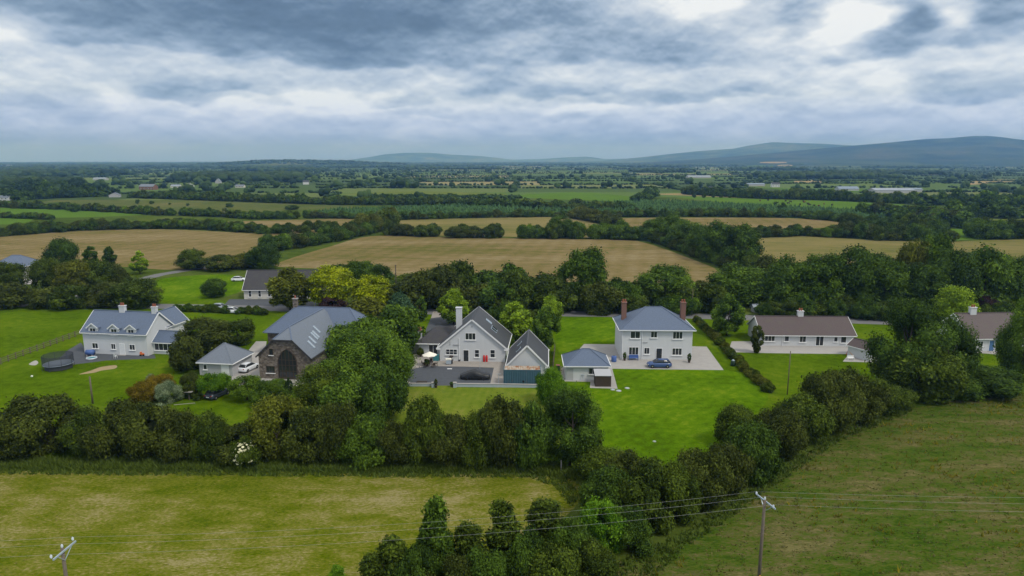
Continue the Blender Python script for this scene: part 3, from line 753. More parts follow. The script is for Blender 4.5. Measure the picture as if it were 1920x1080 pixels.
def hill(profile, dist, run_front, run_back, mat, seed, rough=.11, label=None):
    """profile: (px, py) crest points; crest at distance dist, skirts run towards and away"""
    xs = []; zs = []
    for px, py in profile:
        d = math.cos(PITCH)+(540-py)/F*math.sin(PITCH); xs.append((px-960)/F*dist/d); zs.append(max(0, ZAT(py, dist)))
    r = np.random.default_rng(seed); nx, ny = 220, 44
    X = np.linspace(xs[0], xs[-1], nx); crest = np.interp(X, xs, zs)
    k = np.ones(3)/3; crest = np.convolve(np.pad(crest, 1, 'edge'), k, 'valid')
    ph = r.uniform(0, 6.28, 12); V = []
    for jj in range(ny):
        t = jj/(ny-1)
        if t < .62:
            u = t/.62; yv = dist-run_front*(1-u); s = u*u*(3-2*u); s = .35*u**1.3+.65*s
        else:
            u = (t-.62)/.38; yv = dist+run_back*u; s = 1-u*u*(3-2*u)
        wob = sum(math.sin(ph[q]) * 0 for q in range(1))
        fold = rough*(np.sin(X/310+ph[0]+yv/700)+.6*np.sin(X/140+ph[1]-yv/380)+.4*np.sin(X/67+ph[2]+yv/160))*(4*u*(1-u) if t < .62 else 0)
        z = crest*(s+fold*s)-2.0
        V += [(a, yv, c) for a, c in zip(X, z)]
    Q = [(jj*nx+i, jj*nx+i+1, (jj+1)*nx+i+1, (jj+1)*nx+i) for jj in range(ny-1) for i in range(nx-1)]
    me = np_mesh('hill', np.array(V), np.array(Q), mat, smooth=True); o = tag(link('hill', me), kind='structure')
    HF.append((np.array(V).reshape(ny, nx, 3)))
    return o
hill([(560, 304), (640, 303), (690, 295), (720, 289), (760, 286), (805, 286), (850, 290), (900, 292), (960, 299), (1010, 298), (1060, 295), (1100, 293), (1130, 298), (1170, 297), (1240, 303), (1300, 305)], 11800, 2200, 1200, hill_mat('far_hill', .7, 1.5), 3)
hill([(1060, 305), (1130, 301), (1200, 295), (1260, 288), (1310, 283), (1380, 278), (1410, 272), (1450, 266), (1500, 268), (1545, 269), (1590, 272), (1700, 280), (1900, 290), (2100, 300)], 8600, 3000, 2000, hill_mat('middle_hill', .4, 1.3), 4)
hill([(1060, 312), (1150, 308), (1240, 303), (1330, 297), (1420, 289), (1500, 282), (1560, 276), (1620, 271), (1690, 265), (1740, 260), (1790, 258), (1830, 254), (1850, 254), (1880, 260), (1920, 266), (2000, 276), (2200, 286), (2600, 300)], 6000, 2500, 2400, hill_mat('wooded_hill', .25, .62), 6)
# low wooded rise on the left horizon
hill([(380, 306), (450, 303.5), (500, 301.5), (560, 301), (620, 302), (680, 304), (760, 306)], 3900, 500, 500, hill_mat('wooded_rise', .2), 9)
A_ = HF[-1]; rise = []
for i in range(700):
    jj = rng.integers(14, 34); ii = rng.integers(4, 216); q = A_[jj, ii]; edge = min(1, min(ii, 220-ii)/60)
    rise.append((q[0]+rng.normal(0, 4), q[1]+rng.normal(0, 6), rng.uniform(6, 13)*(.5+.5*edge), rng.uniform(11, 22), q[2]-.5))
V, Q, T = blobs(rise, 3, 12, 1); o = link('rise_woodland', np_mesh('rise_woodland', V, Q, SP['far'], T))
tag(o, 'ragged trees on the low rise at the left horizon', 'woodland', kind='stuff')
def on_hill(px, py, k=2):
    A = HF[k]; x, up = (px-960)/F, (540-py)/F
    dy = math.cos(PITCH)+up*math.sin(PITCH); dz = -math.sin(PITCH)+up*math.cos(PITCH)
    for yv in np.linspace(A[0, 0, 1], A[-1, 0, 1], 400):
        t = yv/dy; z = CAM_H+dz*t; X = x*t
        jj = np.searchsorted(A[:, 0, 1], yv); jj = min(max(jj, 1), len(A)-1)
        h0 = np.interp(X, A[jj-1, :, 0], A[jj-1, :, 2]); h1 = np.interp(X, A[jj, :, 0], A[jj, :, 2])
        f = (yv-A[jj-1, 0, 1])/(A[jj, 0, 1]-A[jj-1, 0, 1]+1e-6); h = h0*(1-f)+h1*f
        if h >= z: return Vector((X, yv, h))
    return None
def hillfield(name, x0, x1, ya, yb, mat, tilt=0, k=2):
    n = 14; V = []
    for i in range(n+1):
        px = x0+(x1-x0)*i/n; w = .5+.5*math.sin(math.pi*min(1, max(0, i/n)))
        for py in (ya+(yb-ya)*(.5-.5*w), yb-(yb-ya)*(.5-.5*w)):
            p = on_hill(px, py+tilt*i/n, k)
            if p is None: return
            V.append((p.x, p.y, p.z+2.5))
    Q = [(2*i+1, 2*i+3, 2*i+2, 2*i) for i in range(n)]
    me = bpy.data.meshes.new(name); me.from_pydata(V, [], Q); me.update(); me.materials.append(mat); tag(link(name, me), kind='structure')
for a in ((1425, 1475, 304, 307, 'straw'), (1458, 1486, 309.5, 313, 'straw'), (1530, 1640, 312.5, 317.5, 'pale_far'), (1555, 1638, 313.5, 316, 'straw'), (1400, 1450, 311, 313.5, 'green_far'), (1600, 1720, 322, 325, 'pale_far'), (1655, 1780, 327, 330, 'green_far'),
          (1440, 1500, 320, 323, 'green_far'), (1860, 1990, 322, 327, 'green_far')):
    hillfield('hillside_field', *a[:4], M[a[4]])
sheet('straw_field', smooth_poly([(1808, 343), (1850, 338), (1900, 337), (1902, 340), (1860, 344), (1815, 347)], 4), .3, M['straw'])
sheet('straw_field', [(1488, 338), (1540, 338), (1542, 343.5), (1490, 343.5)], .3, M['straw'])
sheet('pale_field', [(1400, 352), (1620, 356), (1700, 362), (1500, 358)], .3, M['green_far'])

# young conifer plantation between the brown fields and the pasture: one mass
def inside(poly, x, y):
    c = False; n = len(poly)
    for i in range(n):
        x0, y0 = poly[i]; x1, y1 = poly[i-1]
        if (y0 > y) != (y1 > y) and x < (x1-x0)*(y-y0)/(y1-y0)+x0: c = not c
    return c
def scatter(poly_px, d, seed):
    r = random.Random(seed); P = [G(*p) for p in poly_px]; poly = [(p.x, p.y) for p in P]; out = []
    y0, y1 = min(p[1] for p in poly), max(p[1] for p in poly); x0, x1 = min(p[0] for p in poly), max(p[0] for p in poly)
    yy = y0
    while yy < y1:
        xx = x0
        while xx < x1:
            a, b = xx+r.uniform(-.4, .4)*d, yy+r.uniform(-.4, .4)*d
            if inside(poly, a, b): out.append((a, b))
            xx += d
        yy += d
    return out
PL = scatter([(560, 404), (640, 394), (900, 386), (1180, 380), (1260, 378), (1450, 388), (1600, 395), (1690, 402), (1620, 414), (1450, 407), (1060, 405), (800, 409)], 3.3, 2)
def cones(pts, h0, h1, w, mat, name, seed):
    r = np.random.default_rng(seed); n = len(pts); P = np.array(pts); V = []; Q = []; T = []
    H = r.uniform(h0, h1, n); ang = np.linspace(0, 2*math.pi, 7)[:6]
    for lvl, (za, zb, ra) in enumerate(((.05, .62, 1.0), (.38, 1.0, .62))):
        ring = np.stack([np.cos(ang), np.sin(ang)], 1)[None]*(w*ra*r.uniform(.6, 1.25, (n, 6, 1)))+P[:, None]+r.normal(0, .15, (n, 1, 2))
        z = (H*za)[:, None]+r.uniform(-.3, .3, (n, 6))
        v = np.concatenate([np.concatenate([ring, z[..., None]], 2), np.concatenate([P+r.normal(0, .12, (n, 2)), (H*zb)[:, None]], 1)[:, None]], 1)
        f = np.array([[i, (i+1) % 6, 6] for i in range(6)])
        Q.append((f[None]+(np.arange(n)*7)[:, None, None]).reshape(-1, 3)+sum(len(q) for q in V)); V.append(v.reshape(-1, 3)); T.append(np.repeat(r.uniform(0, 1, n), 7))
    return link(name, np_mesh(name, np.concatenate(V), np.concatenate(Q), mat, np.concatenate(T)))
tag(cones(PL, 1.8, 3.8, 1.5, SP['young'], 'young_plantation', 8), 'plantation of young conifers filling the strip behind the brown fields', 'plantation', kind='stuff')

# haze
hz = MB().box(-13200, 13200, -400, 13900, -1.0, 292.0)
m = bpy.data.materials.new('haze_air'); m.use_nodes = True; m.node_tree.nodes.clear()
pv = m.node_tree.nodes.new('ShaderNodeVolumePrincipled'); mo = m.node_tree.nodes.new('ShaderNodeOutputMaterial')
pv.inputs['Color'].default_value = (.24, .48, 1.0, 1); pv.inputs['Absorption Color'].default_value = (1, 1, 1, 1); pv.inputs['Density'].default_value = 1.4e-4; pv.inputs['Anisotropy'].default_value = 0.4
m.node_tree.links.new(pv.outputs[0], mo.inputs['Volume'])
o = hz.build('haze', m); tag(o, 'thin blue haze over the plain and hills', 'haze', kind='stuff')
# ----------------------------------------------------------------- buildings
R = math.radians
def window(root, cx, z0, w, h, y=0.0, rz=0.0, x=None, cols=2, rows=1, frame='trim', sill=True, bar=.07, glass='glass', name='window'):
    """glazed window standing on a wall face whose outward normal is -y before turning by rz"""
    f = MB(); t = bar
    f.box(-w/2, -w/2+t, -.05, .0, 0, h); f.box(w/2-t, w/2, -.05, .0, 0, h)
    f.box(-w/2+t, w/2-t, -.05, .0, 0, t); f.box(-w/2+t, w/2-t, -.05, .0, h-t, h)
    for i in range(1, cols):
        c = -w/2+w*i/cols; f.box(c-t*.4, c+t*.4, -.045, .0, t, h-t)
    for i in range(1, rows):
        c = h*i/rows; f.box(-w/2+t, w/2-t, -.043, -.001, c-t*.35, c+t*.35)
    o = f.build(name, M[frame], root); o.location = (cx, y-.002, z0); o.rotation_euler = (0, 0, rz)
    MB().box(-w/2+t*.5, w/2-t*.5, -.022, -.004, t*.5, h-t*.5).build('pane', M[glass], o)
    if sill: MB().box(-w/2-.1, w/2+.1, -.16, -.001, -.10, -.003).build('sill', M['trim'], o)
    return o
def door(root, cx, w, h, y=0.0, rz=0.0, mat='door_dark', z0=0.0):
    d = MB().box(-w/2, w/2, -.05, .0, 0, h).build('door', M[mat], root); d.location = (cx, y-.003, z0); d.rotation_euler = (0, 0, rz)
    f = MB(); f.box(-w/2-.08, -w/2-.001, -.06, -.001, 0, h+.08); f.box(w/2+.001, w/2+.08, -.06, -.001, 0, h+.08); f.box(-w/2, w/2, -.06, -.001, h+.001, h+.08)
    f.build('door_frame', M['trim'], d); MB().box(w/2-.16, w/2-.10, -.10, -.051, 1.0, 1.05).build('handle', M['steel'], d)
    MB().box(-w/2-.3, w/2+.3, -.5, -.07, -.02, .07).build('doorstep', M['concrete'], d)
    return d
def gable_roof(root, x0, x1, y0, y1, he, hr, axis, mat, o=.3, og=.25, t=.14, fascia=True, fname='fascia'):
    rf = MB(); fa = MB()
    if axis == 'y':
        c = (x0+x1)/2; sl = (hr-he)/(c-x0); ze = he-o*sl+t+.01; zr = hr+t+.01
        a, b = y0-og, y1+og
        rf.slab((x0-o, b, ze), (x0-o, a, ze), (c, a, zr), (c, b, zr), t); rf.slab((x1+o, a, ze), (x1+o, b, ze), (c, b, zr), (c, a, zr), t)
        rf.bar((c, a+.01, zr+.02), (c, b-.01, zr+.02), .25, .09)
        if fascia:
            for yy in (a-.035, b+.035):
                for s, xe in ((-1, x0-o), (1, x1+o)): fa.bar((xe, yy, ze-.10), (c+s*.02, yy, zr-.10), .06, .26)
                for xe in (x0-o*.5, x1+o*.5): fa.box(xe-.38, xe+.38, yy-.034, yy+.031, ze-.33, ze-.02)
            for xe, s in ((x0-o, -1), (x1+o, 1)): fa.box(min(xe, xe+s*.12), max(xe, xe+s*.12), a+.01, b-.01, ze-.19, ze-.06)
    else:
        c = (y0+y1)/2; sl = (hr-he)/(c-y0); ze = he-o*sl+t+.01; zr = hr+t+.01
        a, b = x0-og, x1+og
        rf.slab((a, y0-o, ze), (b, y0-o, ze), (b, c, zr), (a, c, zr), t); rf.slab((b, y1+o, ze), (a, y1+o, ze), (a, c, zr), (b, c, zr), t)
        rf.bar((a+.01, c, zr+.02), (b-.01, c, zr+.02), .25, .09)
        if fascia:
            for xx in (a-.035, b+.035):
                for s, ye in ((-1, y0-o), (1, y1+o)): fa.bar((xx, ye, ze-.10), (xx, c+s*.02, zr-.10), .06, .26)
            for ye, s in ((y0-o, -1), (y1+o, 1)): fa.box(a+.01, b-.01, min(ye, ye+s*.12), max(ye, ye+s*.12), ze-.19, ze-.06)
    r = rf.build('roof', M[mat], root)
    if fascia: fa.build(fname, M['trim'], root)
    return r
def gable_wall(root, x0, x1, y0, y1, he, hr, axis, mat, name='wall'):
    if axis == 'y': return MB().prism([(x0, -.2), (x1, -.2), (x1, he), ((x0+x1)/2, hr), (x0, he)], y0, y1, 'y').build(name, M[mat], root)
    return MB().prism([(y0, -.2), (y1, -.2), (y1, he), ((y0+y1)/2, hr), (y0, he)], x0, x1, 'x').build(name, M[mat], root)
def hip_roof(root, x0, x1, y0, y1, ze, zr, inset, mat, o=.35, axis='x', fascia=True):
    x0 -= o; x1 += o; y0 -= o; y1 += o; cy = (y0+y1)/2; cx = (x0+x1)/2
    r0, r1 = ((x0+inset, cy, zr), (x1-inset, cy, zr)) if axis == 'x' else ((cx, y0+inset, zr), (cx, y1-inset, zr))
    v = [(x0, y0, ze), (x1, y0, ze), (x1, y1, ze), (x0, y1, ze), r0, r1, (x0, y0, ze-.12), (x1, y0, ze-.12), (x1, y1, ze-.12), (x0, y1, ze-.12)]
    top = [(0, 1, 5, 4), (1, 2, 5), (2, 3, 4, 5), (3, 0, 4)] if axis == 'x' else [(0, 1, 4), (1, 2, 5, 4), (2, 3, 5), (3, 0, 4, 5)]
    m = MB().add(v, top+[(0, 6, 7, 1), (1, 7, 8, 2), (2, 8, 9, 3), (3, 9, 6, 0), (9, 8, 7, 6)])
    for a, b in ((4, 5),)+(((4, 0), (4, 3), (5, 1), (5, 2)) if axis == 'x' else ((4, 0), (4, 1), (5, 2), (5, 3))):
        if (Vector(v[a])-Vector(v[b])).length > .2: m.bar(Vector(v[a])+Vector((0, 0, .02)), Vector(v[b])+Vector((0, 0, .02)), .2, .08)
    rr = m.build('roof', M[mat], root)
    if fascia:
        f = MB(); f.box(x0-.05, x1+.05, y0-.11, y0-.002, ze-.16, ze-.02); f.box(x0-.11, x0-.002, y0, y1, ze-.16, ze-.02); f.box(x1+.002, x1+.11, y0, y1, ze-.16, ze-.02)
        f.build('gutter', M['trim'], root)
    return rr
def chimney(roof, x, y, z0, z1, w=.95, d=.7, mat='white', pots=2, cap='concrete'):
    c = MB().box(x-w/2, x+w/2, y-d/2, y+d/2, z0, z1).build('chimney', M[mat], roof)
    MB().box(x-w/2-.08, x+w/2+.08, y-d/2-.08, y+d/2+.08, z1+.001, z1+.14).build('chimney_cap', M[cap], roof)
    for i in range(pots):
        px = x+(i-(pots-1)/2)*.42; MB().lathe([(.15, 0), (.13, .35), (.16, .38), (.15, .5)], 10, (px, y, z1+.141)).build('chimney_pot', M['pot'], roof)
    return c
def skylight(roof, c, along, up, w, h, glass='glass'):
    """roof window lying on a slope: centre c, unit vectors along the eave and up the slope"""
    a, u = Vector(along), Vector(up); n = a.cross(u).normalized(); c = Vector(c)+n*.05
    def q(s, k, off): return [c+a*(i*s)+u*(j*k)+n*off for i, j in ((-.5, -.5), (.5, -.5), (.5, .5), (-.5, .5))]
    o = MB().slab(*q(w+.16, h+.16, 0.04), .10).build('skylight', M['steel'], roof)
    MB().slab(*q(w, h, .062), .018).build('skylight_pane', M[glass], o)
def downpipe(root, x, y, z0, z1): MB().tube([(x, y, z0), (x, y, z1)], .055, 8).build('downpipe', M['trim'], root)

M['glass_sky'] = plain('roof_window_glass', (.30, .36, .42), .12, var=.15, spec=.8)
# --- A: white gabled house in the middle
P = G(825, 676.5); a = thing('gabled_house', 'white gabled house with slate roof, dark back door and patio at the centre', 'house', (P.x, P.y, 0), R(-4))
gable_wall(a, 0, 11.9, 0, 10.6, 2.75, 7.75, 'y', 'white')
ra = gable_roof(a, 0, 11.9, 0, 10.6, 2.75, 7.75, 'y', 'slate', o=.45)
chimney(ra, 3.0, 4.2, 4.6, 9.0, 1.05, .8, 'white', 0, 'white')
window(a, 5.65, 4.05, 1.9, 1.3, cols=3); window(a, 2.15, 1.2, 2.1, 1.05, cols=3, rows=2)
window(a, 6.8, .8, .85, 1.45, rows=2, cols=1); window(a, 9.65, .8, .9, 1.5, rows=2, cols=1)
door(a, 4.8, .9, 2.1)
gv = MB().lathe([(.16, 0), (.16, .05)], 12).build('gable_vent', M['grey_render'], a); gv.location = (5.95, -.002, 6.55); gv.rotation_euler = (R(90), 0, 0)
bk = MB().lathe([(.10, -.3), (.34, -.16), (.36, 0), (.30, .12)], 10).build('hanging_basket', M['darkwood'], a); bk.location = (2.15, -.36, 1.05)
downpipe(a, 3.55, -.07, 0, 4.4); MB().box(2.5, 3.6, -.12, -.01, 3.05, 3.16).build('outlet_pipe', M['grey_render'], a)
for x_, z_ in ((1.9, 3.6), (1.9, 3.2)): MB().cbox((x_, -.06, z_), .16, .1, .16).build('wall_vent', M['grey_render'], a)
sl = (7.75-2.75)/5.95; u = Vector((-1, 0, sl)).normalized()
for yy in (4.0, 5.3):
    xx = 9.5; skylight(ra, (xx, yy, 7.75-(xx-5.95)*sl+.16), (0, 1, 0), u, .8, 1.2)
skylight(ra, (8.3, 6.6, 7.75-(8.3-5.95)*sl+.16), (0, 1, 0), u, .8, 1.2, 'glass_sky')
# left wing, hipped
MB().box(-4.6, -.003, 3.4, 9.5, -.2, 2.35).build('wing_wall', M['white'], a)
hw = MB(); x0, x1, y0, y1, ze, zr = -5.0, 1.2, 3.0, 9.9, 2.36, 4.9
hw.add([(x0, y0, ze), (x1, y0, ze), (x1, y1, ze), (x0, y1, ze), (x0+3.3, 6.45, zr), (x1+2.2, 6.45, zr)], [(0, 1, 5, 4), (2, 3, 4, 5), (3, 0, 4), (3, 2, 1, 0), (1, 2, 5)])
wr = hw.build('wing_roof', M['slate_dark'], a); MB().box(x0-.04, -.35, y0-.11, y0-.003, ze-.14, ze+.02).build('wing_gutter', M['trim'], a)
chimney(wr, -4.75, 5.2, -.1, 4.3, .9, .8, 'white', 2, 'brick')
window(a, -1.85, .15, 1.75, 1.95, y=3.4, cols=2, bar=.09, sill=False)
MB().prism([(-7.2, -.2), (-4.62, -.2), (-4.62, 2.1), (-7.2, 1.7)], 4.4, 9, 'y').build('lean_to_wall', M['grey_render'], a)
MB().slab((-7.5, 4.1, 1.78), (-4.63, 4.1, 2.3), (-4.63, 9.2, 2.3), (-7.5, 9.2, 1.78), .1).build('lean_to_roof', M['slate'], a)
# --- garage of A
P = G(955, 0+719); P.y = 110.3; P.x = (952-960)*MPP(110.3); g = thing('garage', 'small white garage with steep slate roof right of the gabled house', 'garage', (P.x, P.y, 0), R(-3))
gable_wall(g, 0, 6.5, 0, 10.2, 2.25, 5.55, 'y', 'white'); rg = gable_roof(g, 0, 6.5, 0, 10.2, 2.25, 5.55, 'y', 'slate', o=.3)
slg = 3.3/3.25; ug = Vector((1, 0, slg)).normalized()
for yy in (2.6, 6.4): skylight(rg, (1.7, yy, 2.25+1.7*slg+.17), (0, -1, 0), ug, .6, .9)
MB().cbox((3.25, -.05, 2.0), .14, .1, .16).build('wall_lamp', M['blackmetal'], g)
# --- shipping container
P = G(944, 722); c = thing('shipping_container', 'teal blue shipping container with rusty roof in front of the garage', 'container', (P.x, P.y, 0), R(-1.5))
MB().box(.04, 6.02, .04, 2.4, .06, 2.5).build('body', M['container'], c)
rb = MB()
for k in range(21):
    x = .14+k*.285
    rb.prism([(x, .04), (x+.06, -.005), (x+.15, -.005), (x+.21, .04)], .2, 2.42, 'z')
rb.build('corrugation', M['container'], c)
fr = MB(); fr.box(0, .13, 0, .12, 0, 2.58); fr.box(5.93, 6.06, 0, .12, 0, 2.58); fr.box(.131, 5.929, .0, .10, .02, .18); fr.box(.131, 5.929, 0, .10, 2.44, 2.58)
fr.box(0, .13, 2.32, 2.44, 0, 2.58); fr.box(5.93, 6.06, 2.32, 2.44, 0, 2.58); fr.box(.01, .12, .121, 2.319, 2.44, 2.57); fr.box(5.94, 6.05, .121, 2.319, 2.44, 2.57)
fr.build('frame', M['container'], c)
rr = MB().box(.13, 5.93, .11, 2.33, 2.505, 2.54)
for k in range(16): x = .22+k*.36; rr.prism([(x, 2.541), (x+.05, 2.59), (x+.17, 2.59), (x+.22, 2.541)], .13, 2.31, 'y')
rr.build('roof', M['rust'], c); MB().box(3.1, 3.4, -.03, -.008, .5, .8).build('vent', M['blackmetal'], c)

# --- B: two storey white house
P = G(1164, 673.5); b = thing('two_storey_house', 'white two storey house with hipped slate roof and two brick chimneys', 'house', (P.x, P.y, 0), R(-1.5))
MB().box(0, 12.9, 0, 9.2, -.2, 5.65).build('wall', M['white'], b)
rb_ = hip_roof(b, 0, 12.9, 0, 9.2, 5.66, 8.95, 5.4, 'slate_blue', o=.45)
chimney(rb_, 1.0, 5.0, 5.7, 9.6, .85, 1.2, 'brick', 2, 'brick'); chimney(rb_, 12.2, 5.6, 5.7, 9.5, .85, 1.2, 'brick', 2, 'brick')
for x0, x1, z0, z1, cc in ((1.6, 3.4, 3.95, 5.3, 2), (5.3, 6.5, 4.1, 5.3, 2), (9.3, 11.1, 3.9, 5.3, 3), (1.4, 3.2, .85, 2.35, 3), (4.2, 5.2, 1.0, 2.25, 2), (9.3, 11.1, .85, 2.2, 3)):
    window(b, (x0+x1)/2, z0, x1-x0, z1-z0, cols=cc)
door(b, 6.95, 1.0, 2.1); downpipe(b, 3.8, -.08, 0, 5.5); downpipe(b, .2, -.08, 0, 5.5)
MB().box(3.85, 4.8, -.12, -.01, 3.2, 3.3).build('outlet_pipe', M['grey_render'], b)
# outbuilding
P = G(1061, 713); k = thing('outbuilding', 'low white outbuilding with hipped grey roof left of the two storey house', 'outbuilding', (P.x, P.y, 0), R(-1))
MB().box(0, 7.0, 0, 6.2, -.2, 2.55).build('wall', M['white'], k); hip_roof(k, 0, 7.0, 0, 6.2, 2.56, 4.6, 3.2, 'slate_blue', o=.35)
window(k, 4.4, 1.05, 1.3, 1.1, cols=2, frame='grey_render'); MB().box(.1, 1.2, -.06, -.003, 0, 2.05).build('door', M['grey_render'], k)
MB().bar((2.4, -.3, 0), (2.6, -.05, 1.0), .05).bar((2.9, -.3, 0), (2.9, -.05, 1.0), .05).bar((2.55, -.1, 1.0), (2.95, -.1, 1.0), .05).build('leaning_frame', M['steel'], k)
P = G(1116, 725); t = thing('wooden_shed', 'small dark wooden shed with pale sloping roof at the corner of the outbuilding', 'shed', (P.x, P.y, 0), R(-1))
MB().box(0, 2.55, 0, 2.2, 0, 1.75).build('wall', M['darkwood'], t); MB().slab((-.1, -.12, 1.86), (2.65, -.12, 1.86), (2.65, 2.3, 2.3), (-.1, 2.3, 2.3), .07).build('roof', M['grey_render'], t)
for q in range(8): MB().box(.02+q*.318, .31+q*.318, -.025, -.002, .05, 1.72).build('board', M['darkwood'], t)

# --- C: farmhouse with dormers
P = G(159, 662); f = thing('dormer_farmhouse', 'white farmhouse with blue slate roof, three dormers and two chimneys at the left', 'house', (P.x, P.y, 0), R(-8.5))
gable_wall(f, 0, 13.2, 0, 7.6, 4.3, 7.4, 'x', 'white'); rf = gable_roof(f, 0, 13.2, 0, 7.6, 4.3, 7.4, 'x', 'slate_blue', o=.35)
chimney(rf, 5.9, 3.8, 6.9, 8.5, 1.1, .7, 'white', 2, 'white'); chimney(rf, 12.6, 3.8, 6.9, 8.5, .9, .7, 'white', 2, 'white')
for x in (2.3, 6.7, 10.2):
    d = MB().prism([(x-.95, 3.6), (x+.95, 3.6), (x+.95, 5.1), (x, 5.75), (x-.95, 5.1)], -.05, 2.2, 'y').build('dormer', M['white'], f)
    dr = MB(); dr.slab((x-1.2, 2.6, 5.05), (x-1.2, -.25, 5.05), (x, -.25, 5.95), (x, 2.6, 5.95), .1); dr.slab((x+1.2, -.25, 5.05), (x+1.2, 2.6, 5.05), (x, 2.6, 5.95), (x, -.25, 5.95), .1); dr.build('dormer_roof', M['slate_blue'], d)
    db = MB(); db.bar((x-1.2, -.29, 4.98), (x, -.29, 5.88), .05, .2); db.bar((x+1.2, -.29, 4.98), (x, -.29, 5.88), .05, .2); db.build('dormer_fascia', M['trim'], d)
    window(f, x, 3.75, 1.25, 1.25, y=-.05, cols=2)
for x, w, z0, z1 in ((2.4, 1.25, 1.0, 2.1), (6.2, .95, 1.0, 2.1), (10.1, 1.15, 1.0, 2.1)): window(f, x, z0, w, z1-z0, cols=2)
door(f, 8.0, .95, 2.1, mat='door_white')
# rear wing and glazed annex
gable_wall(f, 8.0, 13.0, 7.605, 12.5, 4.2, 6.6, 'y', 'white', 'rear_wall'); gable_roof(f, 8.0, 13.0, 6.0, 12.5, 4.2, 6.6, 'y', 'slate_blue', fname='rear_fascia')
gable_wall(f, 13.205, 17.6, 1.6, 5.6, 2.4, 3.9, 'x', 'white', 'annex_wall'); gable_roof(f, 13.5, 17.6, 1.6, 5.6, 2.4, 3.9, 'x', 'slate_blue', fname='annex_fascia')
window(f, 15.3, .7, 3.6, 1.5, y=1.6, cols=4)
window(f, 17.6, .5, 2.6, 1.8, y=3.6, rz=R(90), cols=4, sill=False)

# --- D: stone house
P = G(487.5, 709); s = thing('stone_house', 'brown stone house with big grey slate roofs and a tall arched window', 'house', (P.x, P.y, 0), R(-7.5))
W, H1, H2, H3 = 9.0, 4.0, 6.7, 8.3
xm = W/2; sl = (H3-H1)/xm; xa = (H2-H1)/sl
MB().prism([(0, -.2), (W, -.2), (W, H1), (W-xa, H2), (xa, H2), (0, H1)], 0, 14, 'y').build('wall', M['stone'], s)
o = .35; t_ = .16; rr = MB()
ze = H1-o*sl+t_; zr = H3+t_; zh = H2+t_
rr.slab((-o, 17, ze), (-o, -.3, ze), (xa, -.3, zh), (xa, 17, zh), .15); rr.slab((W+o, -.3, ze), (W+o, 17, ze), (W-xa, 17, zh), (W-xa, -.3, zh), .15)
rr.add([(xa, -.3, zh), (xm, 2.6, zr), (xm, 17, zr), (xa, 17, zh)], [(3, 2, 1, 0)]); rr.add([(W-xa, -.3, zh), (W-xa, 17, zh), (xm, 17, zr), (xm, 2.6, zr)], [(3, 2, 1, 0)])
rr.add([(xa, -.3, zh), (W-xa, -.3, zh), (xm, 2.6, zr)], [(0, 1, 2)])
rs = rr.build('roof', M['slate_light'], s)
gt = MB(); gt.bar((-o, -.34, ze-.1), (xa, -.34, zh-.1), .07, .24); gt.bar((W+o, -.34, ze-.1), (W-xa, -.34, zh-.1), .07, .24); gt.box(xa, W-xa, -.37, -.305, zh-.24, zh-.02); gt.box(W+o, W+o+.12, -.28, 16.9, ze-.2, ze-.05); gt.build('fascia', M['slate_dark'], s)
rb = MB().bar((xm, 2.6, zr+.02), (xm, 16.9, zr+.02), .25, .1).bar((xa, -.3, zh+.02), (xm, 2.6, zr+.02), .2, .08).bar((W-xa, -.3, zh+.02), (xm, 2.6, zr+.02), .2, .08); rb.build('ridge', M['slate_blue'], s)
# main block across the back
MB().box(-5.5, 13.5, 14.005, 22, -.2, 4.4).build('back_wall', M['stone'], s); hip_roof(s, -5.5, 13.5, 13.4, 22.4, 4.41, 8.5, 4.6, 'slate_blue', o=.4, fascia=False).name = 'back_roof'
chimney(rs, -1.5, 18.0, 8.0, 9.9, .8, .7, 'stone', 1, 'concrete')
# arched window
aw = MB(); bars = [(0, .0), (0, 3.2)]
op = [(-1.6, 0)]+[(-1.6, 2.7)]+[(-1.6+1.6*math.sin(x)*1.0, 2.7+1.9*(1-math.cos(x))) for x in ()]
arch = [(-1.6, 0), (1.6, 0), (1.6, 2.9), (1.25, 3.8), (.65, 4.5), (0, 4.9), (-.65, 4.5), (-1.25, 3.8), (-1.6, 2.9)]
ap = MB().prism(arch, -.03, -.003, 'y').build('arched_window', M['glass'], s); ap.location = (5.05, 0, .35)
ab = MB()
for i in range(len(arch)):
    p, q = arch[i], arch[(i+1) % len(arch)]; ab.bar((p[0], -.06, p[1]), (q[0], -.06, q[1]), .12, .12, up=(0, 1, 0))
for x in (-.95, -.32, .32, .95): ab.bar((x, -.055, 0), (x, -.055, 4.1 if abs(x) > .5 else 4.6), .09, .05, up=(0, 1, 0))
for z in (1.1, 2.1, 3.0): ab.bar((-1.55, -.052, z), (1.55, -.052, z), .08, .05, up=(0, 1, 0))
ab.build('window_frame', M['darkwood'], ap)
window(s, 2.3, 4.1, .7, 1.1, cols=1, frame='darkwood'); window(s, 2.0, 1.0, 1.5, 1.2, cols=3, frame='darkwood')
u_ = Vector((-1, 0, sl)).normalized()
for yy, xx in ((3.2, 7.9), (4.6, 7.5), (6.2, 7.2), (7.0, 7.1), (8.6, 6.6)):
    skylight(rs, (xx, yy, H1+(W-xx)*sl+t_+.03), (0, 1, 0), u_, .42, 1.5, 'glass_sky')
# small garage beside it
P = G(375, 703); k = thing('small_garage', 'little white garage with hipped grey roof left of the stone house', 'garage', (P.x, P.y, 0), R(-8))
MB().box(0, 6.0, 0, 6.5, -.2, 2.3).build('wall', M['grey_render'], k); hip_roof(k, 0, 6, 0, 6.5, 2.31, 4.9, 3.2, 'slate_light', o=.3)
window(k, 1.1, 1.0, .7, .9, cols=1); MB().box(4.0, 5.4, -.05, -.003, 0, 2.0).build('door', M['door_white'], k)

